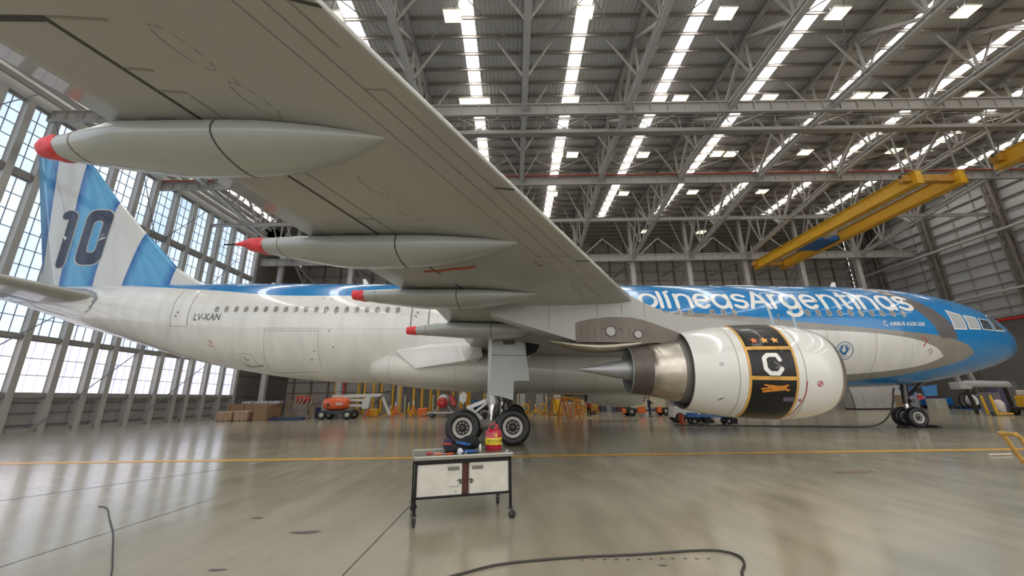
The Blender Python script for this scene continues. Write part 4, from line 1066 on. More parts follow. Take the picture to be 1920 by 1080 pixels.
    if badge:
        # black and gold panel on the near side of the cowl
        def cf(off): return lambda u, v: cw(u, asin(max(-1, min(1, (v - EZ) / nac_r(u)))), off) if True else None
        def pf(off): return lambda u, v: cw(u, v / 1.49, off)      # v = arc length up from the mid line
        def quad(u0, u1, v0, v1): return [[(u0, v0), (u1, v0), (u1, v1), (u0, v1)]]
        m_ = MB()
        decal(m_, quad(7.93, 9.17, -2.05, 2.2), pf(.006), 0, .1, .1)
        g = MB()
        for u0, u1 in ((7.86, 7.93), (9.17, 9.24)): decal(m_, quad(u0, u1, -2.05, 2.2), pf(.008), 1, .1)
        for v0 in (.53, -.36): decal(m_, quad(7.93, 9.17, v0, v0 + .11), pf(.010), 1, .05, .1)
        m_.build('badge_panel', [BLACKG, GOLD], root, recalc=False)
        for k, (u, c_) in enumerate(((8.25, mat('star_red_orange', (.75, .20, .06), .4)), (8.55, STAR), (8.85, STAR))):
            m_ = MB(); P = [(u + (.13 if i % 2 == 0 else .055) * sin(pi * i / 5), .86 + (.13 if i % 2 == 0 else .055) * cos(pi * i / 5)) for i in range(10)]
            decal(m_, [P], pf(.014), 0, .3); m_.build('badge_star', c_, root, recalc=False)
        m_ = MB(); C_ = [(8.76, .22), (8.70, .36), (8.45, .36), (8.33, .26), (8.33, -.04), (8.45, -.17), (8.68, -.17), (8.78, -.04)]
        decal(m_, stroke(C_, .12), pf(.014), 0, .2); m_.build('badge_letter', LETTER, root, recalc=False)
        m_ = MB(); decal(m_, stroke([(8.6, .16), (8.75, .04), (8.62, -.02)], .06), pf(.013), 0, .2); m_.build('badge_inner_mark', mat('badge_mark_grey', (.10, .10, .10), .4), root, recalc=False)
        m_ = MB()
        for pl, wd in (([(8.42, -.55), (8.62, -.58), (8.82, -.57)], .12), ([(8.28, -.50), (8.45, -.54)], .05), ([(8.25, -.70), (8.5, -.66), (8.8, -.62)], .07), ([(8.82, -.54), (8.92, -.50)], .06), ([(8.84, -.62), (8.95, -.64)], .06), ([(8.2, -.62), (8.4, -.60)], .05)):
            decal(m_, stroke(pl, wd), pf(.014), 0, .2)
        m_.build('badge_emblem', mat('emblem_orange', (.60, .22, .03), .4, var=.4, scale=9), root, recalc=False)
        m_ = MB(); decal(m_, [rrect(8.84, 9.15, -1.0, -.86, .04)], pf(.014), 0, .2); m_.build('badge_plate', mat('badge_plate_mauve', (.12, .09, .16), .4), root, recalc=False)
        rd = mat('cowl_mark_red', (.42, .03, .05), .4)
        m_ = MB(); decal(m_, stroke([(9.47, -.38), (9.45, -.8), (9.36, -1.2), (9.28, -1.7)], .028), pf(.008), 0, .1); m_.build('cowl_red_line', rd, root, recalc=False)
        m_ = MB(); decal(m_, stroke(arc(9.86, -.46, .075, .075, 0, 360, 16), .022), pf(.008), 0, .2); decal(m_, stroke([(9.83, -.5), (9.89, -.42)], .03), pf(.008), 0, .2); decal(m_, stroke([(9.32, -.95), (9.33, -.97)], .07), pf(.012), 0, .2)
        m_.build('cowl_red_mark', rd, root, recalc=False)
        m_ = MB(); decal(m_, stroke([(7.1, -1.12), (7.2, -1.02)], .05), pf(.008), 0, .2); decal(m_, stroke(arc(7.15, .1, .05, .05, 0, 360, 10), .015), pf(.008), 0, .2); m_.build('cowl_fitting', LINE_S, root, recalc=False)
        # strake and small vents under the cowl
        m_ = MB(); m_.prism([(7.3, 1.3), (7.55, 1.3), (7.5, 1.2), (7.35, 1.2)], EY - .1, EY + .1, 'xz'); m_.build('drain_mast', STEEL, root)
    return root
engine(-1, True); engine(1, False)

# ================================================================== landing gear
TYRE = mat('tyre_rubber', (.010, .010, .011), .42, var=.2, scale=6)
RIM = mat('wheel_rim_grey', (.46, .45, .42), .4, coat=.2)
HUBD = mat('hub_dark', (.07, .06, .055), .45, .5)
GEARW = mat('gear_leg_white', (.58, .58, .56), .25, .2, coat=.4)
def wheel(parent, c, R, W, side, name='wheel', chrome=False):
    rr = R * .50
    w_ = empty(name, (0, 0, 0), parent=parent)
    return w_
def tyre_and_rim(parent, c, R, W):
    """tyre ring about the y axis, flattened where it stands; rim and hub on both sides"""
    hw = W / 2; rr = R * .56
    prof = [(-hw * .62, rr), (-hw * .86, rr + .02), (-hw * .98, R * .66), (-hw, R * .78), (-hw * .93, R * .90), (-hw * .75, R * .965), (-hw * .5, R * .99), (0, R), (hw * .5, R * .99), (hw * .75, R * .965), (hw * .93, R * .90), (hw, R * .78), (hw * .98, R * .66), (hw * .86, rr + .02), (hw * .62, rr)]
    m_ = MB(); n = 48; zmin = c[2] - R * .965
    rings = [[(c[0] + r * sin(2 * pi * k / n), c[1] + t, max(zmin, c[2] + r * cos(2 * pi * k / n))) for k in range(n)] for t, r in prof]
    m_.loft(rings, 0, caps=False); t_ = m_.build('tyre', TYRE, parent)
    m_ = MB()
    for s_ in (-1, 1):
        m_.lathe([(s_ * hw * .60, rr * 1.0), (s_ * hw * .72, rr * 1.03), (s_ * hw * .74, rr * .96), (s_ * hw * .66, rr * .74), (s_ * hw * .60, rr * .70)], c, 'y', 36, mi=0)
        m_.lathe([(s_ * hw * .60, rr * .70), (s_ * hw * .35, rr * .66), (s_ * hw * .35, rr * .30), (s_ * hw * .62, rr * .28), (s_ * hw * .66, rr * .1), (s_ * hw * .66, .001)], c, 'y', 28, mi=1)
        for k in range(9):
            a = 2 * pi * k / 9; m_.box((c[0] + rr * .5 * cos(a), c[1] + s_ * hw * .42, c[2] + rr * .5 * sin(a)), (.05, .05, .05), mi=0)
    m_.build('wheel_rim', [RIM, HUBD], parent)
def main_gear(side):
    g = empty('main_landing_gear', (0, 0, 0), parent=plane); Y = 5.3 * side
    for dx in (-.99, .99):
        for dy in (-.7, .7): tyre_and_rim(g, (dx, Y + dy, .69 + gz(dx)), .70, .52)
    m_ = MB(); m_.tube([(-1.05, Y, .66), (-.5, Y, .72), (0, Y, .8), (.5, Y, .72), (1.05, Y, .70)], [.12, .16, .22, .16, .12], 14)
    for dx in (-.99, .99): m_.tube([(dx, Y - .62, .69 + gz(dx)), (dx, Y + .62, .69 + gz(dx))], .1, 12)
    m_.build('bogie_beam', STEEL, g)
    m_ = MB(); m_.tube([(.12, Y, 4.6), (.12, Y, 2.0), (.12, Y, 1.55)], [.24, .24, .22], 20); m_.tube([(.12, Y, 1.95), (.12, Y, 1.85)], .28, 20); m_.build('shock_strut', GEARW, g)
    m_ = MB(); m_.tube([(.12, Y, 1.6), (.08, Y, .9)], .15, 18); m_.build('piston', CHROME, g)
    m_ = MB(); m_.beam((-.05, Y, 1.75), (-.85, Y - .05, 1.42), .12, .16); m_.beam((-.85, Y - .05, 1.42), (-.3, Y, .95), .12, .16); m_.tube([(-.85, Y - .18, 1.42), (-.85, Y + .12, 1.42)], .09, 10); m_.build('torque_link', GEARW, g, .02)
    m_ = MB(); m_.tube([(-.1, Y - .2, 1.6), (-.75, Y - .25, 1.1)], .06, 8); m_.tube([(-.75, Y - .25, 1.1), (-1.0, Y - .2, .9)], .09, 8); m_.build('pitch_trimmer', GEARW, g)
    m_ = MB(); m_.tube([(.12, Y - side * .1, 1.9), (.1, Y - side * 2.2, 3.3)], .1, 10); m_.tube([(.2, Y, 2.4), (1.7, Y - side * .5, 3.7)], .1, 10); m_.build('side_brace', GEARW, g)
    m_ = MB()
    for k, (dx, dy) in enumerate([(.35, -.2), (.42, -.1), (.5, -.24), (.3, .22), (.62, -.15), (-.2, -.22)]):
        m_.tube([(dx, Y + dy, 2.2), (dx + .08, Y + dy * 1.3, 1.7), (dx + .05 * k, Y + dy * 1.5, 1.25), (dx + .1, Y + dy, .9)], .022, 6, mi=k % 2)
    m_.beam((.55, Y, 1.9), (.85, Y, 1.05), .07, .09, 1); m_.beam((.45, Y - .1, 1.3), (.75, Y - .1, 1.9), .05, .06, 0)
    m_.build('hydraulic_lines', [BLACK, STEEL], g)
    m_ = MB()
    D = [(.10, 4.0), (.35, 4.12), (1.25, 4.10), (1.45, 4.0), (1.52, 3.55), (1.62, 2.95), (1.66, 2.5), (1.02, 2.48), (1.0, 1.72), (.6, 1.84), (-.05, 1.97), (.0, 2.4), (.04, 2.9)]
    yd = Y + side * .72
    m_.prism(D, yd - .03, yd + .03, 'xz'); dr = m_.build('gear_door', DOORG, g, .01)
    m_ = MB(); m_.box((.78, yd + side * .045, 3.52), (1.48, .02, .02), mi=0); m_.box((.8, yd, 4.05), (.5, .12, .16), mi=1); m_.build('door_hinge', [LINE_S, DARKMETAL], g)
    m_ = MB(); m_.prism([(1.5, 4.1), (2.1, 4.0), (1.95, 3.7), (1.55, 3.5)], yd - .02 - side * .2, yd + .02 - side * .2, 'xz'); m_.build('bay_edge', BLACK, g)
main_gear(-1); main_gear(1)
def nose_gear():
    g = empty('nose_landing_gear', (0, 0, 0), parent=plane); x = 22.18; G = gz(x)
    for dy in (-.37, .37): tyre_and_rim(g, (x, dy, G + .52), .525, .38)
    m_ = MB(); m_.tube([(x + .15, 0, G + 2.6), (x, 0, G + 1.2)], .15, 16); m_.tube([(x, -.36, G + .52), (x, .36, G + .52)], .08, 10); m_.build('shock_strut', DARKMETAL, g)
    m_ = MB(); m_.tube([(x, 0, G + 1.3), (x, 0, G + .5)], .09, 14); m_.build('piston', CHROME, g)
    m_ = MB(); m_.beam((x + .1, 0, G + 1.25), (x + .5, 0, G + .9), .08, .1); m_.beam((x + .5, 0, G + .9), (x + .05, 0, G + .55), .08, .1); m_.beam((x, 0, G + 1.5), (x + 1.3, 0, G + 2.4), .12, .12); m_.box((x + .1, -.25, G + 1.35), (.2, .16, .2)); m_.build('torque_link', DARKMETAL, g)
    for s_ in (-1, 1):
        m_ = MB(); m_.prism([(x + .4, G + 2.1), (x + 1.25, G + 2.2), (x + 1.15, G + 1.65), (x + .5, G + 1.6)], s_ * .62 - .02, s_ * .62 + .02, 'xz'); m_.build('gear_door', mat('gear_door_blue', (.01, .14, .36), .3, coat=.5), g)
    m_ = MB(); m_.box((x + .5, -.35, G + 1.55), (.28, .04, .22)); m_.build('warning_flag', RED, g)
    # rubber wheel chocks belong to the floor, built separately
nose_gear()
# ================================================================== FOREGROUND
# wheeled steel workbench with two hanging cabinets
TA = atan2(.40, 1.46)
bench = empty('wheeled_workbench', (-.89, 7.02, 0), TA, label='black framed workbench on casters with grey top and two white cabinets under it', cat='workbench')
BW, BD, BH = 1.50, .90, .93
m_ = MB()
for sx_ in (-1, 1):
    for sy_ in (-1, 1): m_.box((sx_ * (BW / 2 - .02), sy_ * (BD / 2 - .02), (.14 + BH - .04) / 2), (.04, .04, BH - .04 - .14))
for sy_ in (-1, 1):
    m_.box((0, sy_ * (BD / 2 - .02), BH - .07), (BW, .04, .05)); m_.box((0, sy_ * (BD / 2 - .02), .37), (BW, .035, .03))
for sx_ in (-1, 1):
    m_.box((sx_ * (BW / 2 - .02), 0, BH - .07), (.04, BD, .05)); m_.box((sx_ * (BW / 2 - .02), 0, .37), (.035, BD, .03))
m_.build('frame', BLACK, bench, .004)
TOPM = mat('worn_grey_bench_top', (.20, .195, .17), .28, .4, var=.2, scale=4, bump=.05)
m_ = MB(); m_.box((0, 0, BH - .02), (BW + .05, BD + .05, .045)); m_.build('bench_top', TOPM, bench, .008)
m_ = MB()
for (c, d) in [((0, -BD / 2 - .02, BH + .008), (BW + .07, .03, .03)), ((0, BD / 2 + .02, BH + .008), (BW + .07, .03, .03)), ((-BW / 2 - .02, 0, BH + .008), (.03, BD + .07, .03)), ((BW / 2 + .02, 0, BH + .008), (.03, BD + .07, .03))]: m_.box(c, d)
m_.build('raised_rim', mat('rim_metal', (.42, .41, .37), .35, .6, var=.1), bench, .006)
CABM = mat('cabinet_worn_white', (.56, .54, .48), .42, coat=.2, var=.12, scale=5)
for (cx, wd, rz_) in [(-.375, .70, 0.0), (.40, .64, 0.0)]:
    cab = empty('hanging_cabinet', (cx, 0, 0), parent=bench)
    m_ = MB(); m_.box((0, .01, .60), (wd, BD - .10, .44)); m_.build('cabinet_body', CABM, cab, .008)
    m_ = MB(); m_.box((0, -BD / 2 + .045, .60), (wd - .02, .025, .45)); m_.build('cabinet_door', CABM, cab, .01)
    hx = wd / 2 - .14 if cx < 0 else -(wd / 2 - .13)
    m_ = MB(); m_.box((hx, -BD / 2 + .024, .755), (.17, .016, .055)); m_.box((hx, -BD / 2 + .014, .785), (.18, .03, .015), mi=1); m_.build('recessed_handle', [mat('handle_shadow_metal', (.16, .15, .14), .4, .6), mat('rim_metal', (.42, .41, .37))], cab, .004)
    m_ = MB(); ex = wd / 2 - .03 if cx < 0 else -wd / 2 + .03
    m_.tube([(ex - .05, -BD / 2 + .015, .58), (ex, -BD / 2 + .0, .60), (ex + .03, -BD / 2 + .01, .57)], .008, 6); m_.box((ex, -BD / 2 + .02, .56), (.03, .03, .05)); m_.build('hasp', DARKMETAL, cab)
    if cx < 0:
        m_ = MB(); m_.box((wd / 2 - .13, -BD / 2 + .03, .50), (.16, .003, .02)); m_.box((wd / 2 - .1, -BD / 2 + .03, .435), (.03, .003, .03)); m_.build('worn_sticker', mat('sticker_grey', (.38, .37, .34), .5), cab)
m_ = MB(); m_.box((.028, -BD / 2 + .10, .60), (.09, .02, .46)); m_.build('red_brown_divider', mat('divider_red_brown', (.07, .012, .010), .5), bench, .004)
for sx_ in (-1, 1):
    for sy_ in (-1, 1):
        c_ = empty('caster', (sx_ * (BW / 2 - .02), sy_ * (BD / 2 - .02), 0), rz=.5 * sx_ + sy_, parent=bench)
        m_ = MB(); m_.lathe([(-.018, .001), (-.018, .05), (-.012, .058), (.012, .058), (.018, .05), (.018, .001)], (.025, 0, .058), 'y', 20); m_.build('caster_wheel', RUBBER, c_)
        m_ = MB(); m_.box((0, 0, .142), (.07, .07, .012)); m_.box((.012, -.026, .10), (.035, .004, .08)); m_.box((.012, .026, .10), (.035, .004, .08)); m_.tube([(.025, -.03, .058), (.025, .03, .058)], .007, 8); m_.build('caster_fork', DARKMETAL, c_)
def on_bench(u, v, z=0): return (bench.location.x + u * cos(TA) - v * sin(TA), bench.location.y + u * sin(TA) + v * cos(TA), BH + .003 + z)
# red safety can with a yellow band
can = empty('fuel_can', on_bench(.58, .10), .3, label='red metal fuel can with a yellow band standing on the workbench', cat='fuel can')
m_ = MB(); m_.lathe([(0, .001), (0, .135), (.012, .142), (.085, .142), (.09, .145), (.20, .145), (.205, .142), (.285, .142), (.31, .128), (.33, .09), (.34, .03), (.34, .001)], (0, 0, 0), 'z', 36, mi=[0, 0, 0, 0, 1, 0, 0, 0, 0, 0, 0])
CANR = mat('can_red', (.42, .012, .03), .3, coat=.5, var=.1, scale=6); CANY = mat('can_yellow', (.80, .60, .03), .4, var=.15, scale=12)
m_.build('can_body', [CANR, CANY], can)
m_ = MB()
for k in range(26):
    a = -2.6 + k * .085 * 1.25
    m_.box((.146 * cos(a), .146 * sin(a), .165 - (k % 3) * .012), (.003, .007, .05 - .018 * (k % 2)), rz=a)
    if k % 2: m_.box((.146 * cos(a), .146 * sin(a), .12), (.003, .012, .008), rz=a)
m_.build('warning_print', mat('print_dark', (.10, .07, .01), .5), can)
m_ = MB(); m_.tube([(-.09, 0, .32), (-.07, 0, .40), (0, 0, .43), (.07, 0, .40), (.09, 0, .32)], .011, 8); m_.build('carry_handle', CANR, can)
m_ = MB(); m_.tube([(.03, -.02, .33), (.05, -.03, .39)], [.028, .018], 12); m_.tube([(.05, -.03, .39), (.0, -.04, .42)], .008, 6); m_.build('spout_cap', CANR, can)
m_ = MB(); m_.prism([(-.02, .26), (.015, .27), (.03, .235), (.0, .22)], -.150, -.144, 'xz'); m_.build('yellow_tag', CANY, can)
# tools and gear heaped at the left
def blob(name, label, cat, loc, sz, m__, seed, rz=0.0, lump=.25, group=None):
    rnd = random.Random(seed); ph = [rnd.random() * 6.28 for _ in range(6)]
    m_ = MB(); n = 20; rings = []
    for i in range(1, 10):
        th = pi * i / 10; R = []
        for k in range(n):
            a = 2 * pi * k / n; q = 1 + lump * (sin(2 * a + ph[0] + th) * .5 + sin(3 * a + ph[1] - 2 * th) * .4 + sin(5 * th + ph[2] + a) * .3)
            R.append((sz[0] * sin(th) * cos(a) * q, sz[1] * sin(th) * sin(a) * q, max(0, sz[2] * (1 - cos(th)) * (.85 + .15 * q))))
        rings.append(R)
    m_.loft(rings); o = m_.build(name, m__); o.location = loc; o.rotation_euler.z = rz; tag(o, label, cat, group); return o
BLUEC = mat('blue_glove_cloth', (.03, .10, .30), .8, var=.2, scale=20, bump=.4)
blob('tool_bag', 'black cloth tool bag slumped on the workbench behind the gloves', 'bag', on_bench(.20, .25), (.17, .13, .12), mat('black_cloth', (.012, .012, .014), .85, var=.2, scale=15, bump=.4), 3, .2)
def glove(loc, rz, label, seed):
    r = empty('work_glove', loc, rz, label=label, cat='glove')
    m_ = MB(); rings = []
    for x, w_, h_ in [(-.11, .045, .025), (-.08, .05, .028), (-.03, .046, .026), (.0, .05, .03), (.05, .052, .03), (.085, .045, .026)]:
        rings.append([(x, w_ * cos(a), h_ + h_ * sin(a)) for a in [2 * pi * k / 14 for k in range(14)]])
    m_.loft(rings); m_.build('palm', BLUEC, r)
    for k, (yy, L, an) in enumerate([(-.036, .07, -.12), (-.013, .085, -.03), (.011, .08, .05), (.034, .062, .14)]):
        m_ = MB(); m_.tube([(.075, yy, .028), (.075 + L * .5, yy + L * .5 * an, .036), (.075 + L, yy + L * an, .018 + .012)], [.014, .013, .010], 8); m_.build('glove_finger', BLUEC, r)
    m_ = MB(); m_.tube([(.0, .045, .028), (.03, .08, .032), (.06, .092, .024)], [.016, .014, .011], 8); m_.build('glove_thumb', BLUEC, r)
    m_ = MB(); m_.tube([(-.125, 0, .026), (-.10, 0, .027)], [.026, .026], 14); m_.build('glove_cuff', NAVY, r); return r
g1 = glove(on_bench(.08, -.22), .3, 'blue work glove lying flat near the front rim of the bench', 1)
g2 = glove(on_bench(.02, -.03, .105), -.5, 'blue work glove draped over the tool heap behind the flat one', 2); g2.rotation_euler.y = .12
ORT = mat('orange_tool_grip', (.70, .10, .02), .4)
def plier(loc, rz, c_, label, tilt=0.0, L=.22, cat='pliers'):
    r = empty('combination_pliers' if cat == 'pliers' else 'screwdriver', loc, rz, label=label, cat=cat); r.rotation_euler.y = tilt
    if cat == 'pliers':
        for s_ in (-1, 1):
            m_ = MB(); m_.tube([(0, 0, .016), (-.04, s_ * .022, .016), (-L * .5, s_ * .032, .016), (-L * .75, s_ * .022, .016)], [.008, .011, .012, .010], 8); m_.build('grip', c_, r)
        m_ = MB(); m_.tube([(-.01, 0, .016), (.02, 0, .016), (.06, 0, .016)], [.014, .016, .006], 8); m_.build('jaw', DARKMETAL, r)
    else:
        m_ = MB(); m_.tube([(-.11, 0, .017), (-.10, 0, .017), (-.03, 0, .017), (0, 0, .017)], [.012, .017, .015, .010], 10); m_.build('grip', c_, r)
        m_ = MB(); m_.tube([(0, 0, .017), (L * .55, 0, .017)], .004, 8); m_.build('blade', CHROME, r)
    return r
plier(on_bench(-.46, -.14), .25, RED, 'red handled screwdriver pointing left at the edge of the tool heap', 0, .22, 'screwdriver')
plier(on_bench(-.14, -.22), 1.0, ORT, 'orange gripped pliers at the front of the tool heap')
plier(on_bench(-.15, .05, .105), .7, ORT, 'orange gripped pliers lying on top of the black tool roll', .1)
plier(on_bench(-.33, -.26), .5, ORT, 'orange handled screwdriver near the front rim of the bench', 0, .2, 'screwdriver')
blob('tool_roll', 'low black tool roll spread under the orange tools', 'tool roll', on_bench(-.08, .0), (.18, .12, .05), mat('black_cloth', (.012, .012, .014), .85), 21, .1)
blob('cloth_rag', 'crumpled white rag between the orange tools and the gloves', 'rag', on_bench(-.06, -.33), (.045, .04, .05), mat('rag_white', (.62, .62, .66), .8, bump=.4, scale=20), 8)
blob('tool_pouch', 'dark purple tool pouch behind the orange tools', 'pouch', on_bench(-.20, .26), (.08, .07, .10), mat('purple_cloth', (.06, .03, .09), .8, bump=.4, scale=20), 12)
m_ = MB(); m_.lathe([(0, .001), (0, .022), (.10, .022), (.11, .015), (.13, .012), (.13, .001)], (0, 0, 0), 'z', 18); o = m_.build('marker_bottle', WHITE); o.location = on_bench(.30, -.14, 0); tag(o, 'slim white bottle standing beside the black tool bag', 'bottle')
m_ = MB(); m_.tube([(0, 0, 0), (0, 0, .035), (.01, 0, .05)], [.012, .01, .006], 10); m_.box((0, 0, .02), (.05, .01, .01)); o = m_.build('bench_bolt', CHROME); o.location = on_bench(.70, -.32); o.rotation_euler.y = .4; tag(o, 'small bright bolt at the right corner of the bench top', 'bolt')
m_ = MB(); m_.tube([(0, 0, 0), (.01, 0, .03), (.03, 0, .05)], [.014, .012, .008], 10); o = m_.build('clamp_screw', METAL); o.location = on_bench(.02, -.37); tag(o, 'small clamp screw at the middle of the front rim', 'clamp')

# cables on the floor
def smooth_path(P, n=8):
    out = []
    for i in range(len(P) - 1):
        p0, p1, p2, p3 = [Vector(P[max(0, min(len(P) - 1, i + d))]) for d in (-1, 0, 1, 2)]
        for k in range(n):
            t = k / n; out.append(.5 * ((2 * p1) + (p2 - p0) * t + (2 * p0 - 5 * p1 + 4 * p2 - p3) * t * t + (3 * p1 - p0 - 3 * p2 + p3) * t ** 3))
    out.append(Vector(P[-1])); return out
def cable(name, P, r, m__, label, cat='cable'):
    m_ = MB(); m_.tube(smooth_path(P), r, 8); o = m_.build(name, m__); tag(o, label, cat); return o
CAB = mat('black_cable', (.035, .033, .03), .5)
cable('floor_cable', [(x, y, .014) for x, y in [(-1.6, 4.1), (-1.1, 4.45), (-.6, 4.76), (-.22, 4.99), (.26, 5.11), (.81, 5.19), (1.44, 5.24), (2.1, 5.33), (2.41, 5.31), (2.54, 5.15), (2.48, 4.93), (2.31, 4.67), (2.2, 4.3)]], .013, CAB, 'long black cable curling across the floor at the bottom of the view')
cable('air_hose', [(x, y, .012) for x, y in [(-7.5, 7.85), (-7.2, 7.7), (-6.47, 7.01), (-5.75, 6.33), (-4.95, 5.51), (-4.35, 4.88), (-3.9, 4.3)]], .008, CAB, 'thin dark hose lying on the bright floor at far left', 'hose')
# ground power cable from the nose gear
cable('power_cable', [(20.62, 22.05, 2.05), (20.55, 22.1, 1.8), (20.5, 22.15, 1.4), (20.35, 22.3, .8), (19.9, 22.5, .25), (19.2, 22.7, .04), (17.5, 23.2, .04), (14, 24.5, .04), (10, 26, .04)], .04, CAB, 'thick black power cable hanging from the nose belly to the floor')
for dx in (-.75, .72):
    m_ = MB(); m_.prism([(-.16, 0), (.16, 0), (.04, .14), (-.04, .14)], -.35, .35, 'xz'); o = m_.build('wheel_chock', RUBBER, None, .01); o.location = (21.19 + dx, 21.85, 0); tag(o, 'black wheel chock %s the nose wheels' % ('behind' if dx < 0 else 'ahead of'), 'wheel chock')

# yellow towbar dolly at the right edge
YD = mat('worn_ochre_paint', (.50, .29, .07), .55, var=.25, scale=6)
dol = empty('towbar_dolly', (12.2, 9.95, 0), -.15, label='worn yellow tubular dolly with black casters at the right edge of the floor', cat='dolly')
for yy in (-.18, .18):
    m_ = MB(); m_.tube([(-.42, yy, .80), (-.36, yy, .74), (-.2, yy, .28), (-.12, yy, .17)], .045, 10); m_.build('upright', YD, dol)
m_ = MB(); m_.beam((-.2, 0, .16), (1.6, 0, .16), .42, .09); m_.beam((-.15, -.2, .22), (1.6, -.2, .22), .07, .07); m_.beam((-.15, .2, .22), (1.6, .2, .22), .07, .07); m_.build('bed_frame', YD, dol, .01)
m_ = MB(); m_.box((.8, 0, .235), (1.4, .30, .03)); m_.build('deck_board', mat('dark_deck', (.13, .09, .05), .7), dol)
m_ = MB(); m_.tube([(-.42, -.2, .80), (-.42, .2, .80)], .05, 10); m_.build('handle_bar', YD, dol)
for xx in (-.08, 1.45):
    for yy in (-.16, .16):
        m_ = MB(); m_.lathe([(-.03, .001), (-.03, .06), (0, .068), (.03, .06), (.03, .001)], (xx, yy, .068), 'y', 20); m_.build('caster_wheel', RUBBER, dol)
m_ = MB(); m_.tube([(13.6, 12.2, .035), (14.3, 12.25, .035)], .03, 8); o = m_.build('loose_tube', mat('pale_tube', (.5, .46, .36), .5)); tag(o, 'short pale tube on the floor behind the yellow dolly', 'tube')
# ================================================================== BACKGROUND EQUIPMENT
def skin_chain(name, joints, edges, m__, parent, root_i=0, lv=1):
    me = bpy.data.meshes.new(name); me.from_pydata([j[:3] for j in joints], edges, []); me.materials.append(m__)
    o = bpy.data.objects.new(name, me); link(o, parent); o.modifiers.new('skin', 'SKIN')
    for i, v in enumerate(me.skin_vertices[0].data):
        r = joints[i][3]; v.radius = (r, joints[i][4] if len(joints[i]) > 4 else r); v.use_root = (i == root_i)
    s = o.modifiers.new('sub', 'SUBSURF'); s.levels = lv; s.render_levels = lv
    return o
def person(loc, rz, top, legs, label, arms='down', shoes=None, H=1.74, vest=None):
    """standing figure: continuous body, clothing, hair, shoes, five-fingered hands"""
    p = empty('person', loc, rz, label=label, cat='person'); k = H / 1.74
    A = {'down': [(.20, 0, 1.42), (.25, .02, 1.15), (.25, -.08, .92)], 'reach': [(.20, 0, 1.42), (.26, -.14, 1.22), (.18, -.36, 1.16)], 'hips': [(.20, 0, 1.42), (.34, .06, 1.2), (.2, -.05, 1.04)]}[arms]
    J = [(0, 0, .96, .11, .09), (0, 0, 1.15, .10, .08), (0, 0, 1.36, .115, .08), (0, 0, 1.47, .055), (0, -.01, 1.54, .048), (0, -.02, 1.62, .08, .09), (0, -.01, 1.69, .07, .08)]
    E_ = [(0, 1), (1, 2), (2, 3), (3, 4), (4, 5), (5, 6)]
    hands = []
    for s_ in (-1, 1):
        b0 = len(J); pts = A
        J.append((s_ * .17, 0, 1.43, .055)); J.append((s_ * pts[1][0], pts[1][1], pts[1][2], .042)); J.append((s_ * pts[2][0], pts[2][1], pts[2][2], .028)); J.append((s_ * (pts[2][0]), pts[2][1] - .03, pts[2][2] - .07, .036, .018))
        E_ += [(2, b0), (b0, b0 + 1), (b0 + 1, b0 + 2), (b0 + 2, b0 + 3)]; hands.append((s_, pts[2]))
        b1 = len(J); J.append((s_ * .10, 0, .90, .085)); J.append((s_ * .12, -.02, .50, .055)); J.append((s_ * .13, .02, .10, .036)); J.append((s_ * .14, -.10, .045, .036, .03))
        E_ += [(0, b1), (b1, b1 + 1), (b1 + 1, b1 + 2), (b1 + 2, b1 + 3)]
    J = [tuple([q * k for q in j[:3]]) + tuple(j[3:]) for j in J]
    body = skin_chain('body', J, E_, SKIN, p, 0, 2)
    for s_, (hx, hy, hz) in hands:
        for f_ in range(4):
            x0 = s_ * hx * k; y0 = (hy - .045 + .018 * f_) * k; z0 = (hz - .09) * k
            L = (.06, .075, .07, .055)[f_]
            m_ = MB(); m_.tube([(x0, y0, z0), (x0 - s_ * .006, y0 - .008, z0 - L * .6), (x0 - s_ * .02, y0 - .012, z0 - L)], [.009, .0085, .007], 6); m_.build('finger', SKIN, body)
        m_ = MB(); m_.tube([(s_ * hx * k, (hy - .04) * k, (hz - .04) * k), (s_ * (hx - .02) * k, (hy - .08) * k, (hz - .08) * k)], [.012, .009], 6); m_.build('thumb', SKIN, body)
    # face
    m_ = MB(); m_.ball((0, -.105 * k, 1.62 * k), .018, 8, 0, (.7, 1, 1.3)); m_.build('nose', SKIN, body)
    m_ = MB()
    for s_ in (-1, 1): m_.ball((s_ * .032, -.098 * k, 1.65 * k), .010, 8)
    m_.build('eyes', BLACK, body)
    m_ = MB(); m_.box((0, -.098 * k, 1.575 * k), (.045, .012, .008)); m_.build('mouth', mat('lips', (.30, .10, .09), .5), body)
    m_ = MB()
    for s_ in (-1, 1): m_.ball((s_ * .083, -.01, 1.63 * k), .02, 8, 0, (.5, 1, 1.5))
    m_.build('ears', SKIN, body)
    m_ = MB(); rings = []
    for z, rx, ry, oy in [(1.60, .082, .05, .045), (1.65, .093, .082, .018), (1.70, .092, .092, .005), (1.74, .075, .08, .0), (1.765, .04, .045, 0), (1.77, .01, .01, 0)]:
        rings.append([(rx * cos(a), oy + ry * sin(a), z * k) for a in [2 * pi * j / 16 for j in range(16)]])
    m_.loft(rings); m_.build('hair', HAIR, p)
    JJ = [(0, 0, .84, .165, .135), (0, 0, 1.0, .155, .13), (0, 0, 1.18, .155, .125), (0, 0, 1.38, .175, .13), (0, 0, 1.50, .085)]; EE = [(0, 1), (1, 2), (2, 3), (3, 4)]
    for s_ in (-1, 1):
        b0 = len(JJ); JJ.append((s_ * .19, 0, 1.42, .08)); JJ.append((s_ * A[1][0], A[1][1], A[1][2], .055)); JJ.append((s_ * A[2][0] * .99, A[2][1] * .95, A[2][2] + .02, .042)); EE += [(3, b0), (b0, b0 + 1), (b0 + 1, b0 + 2)]
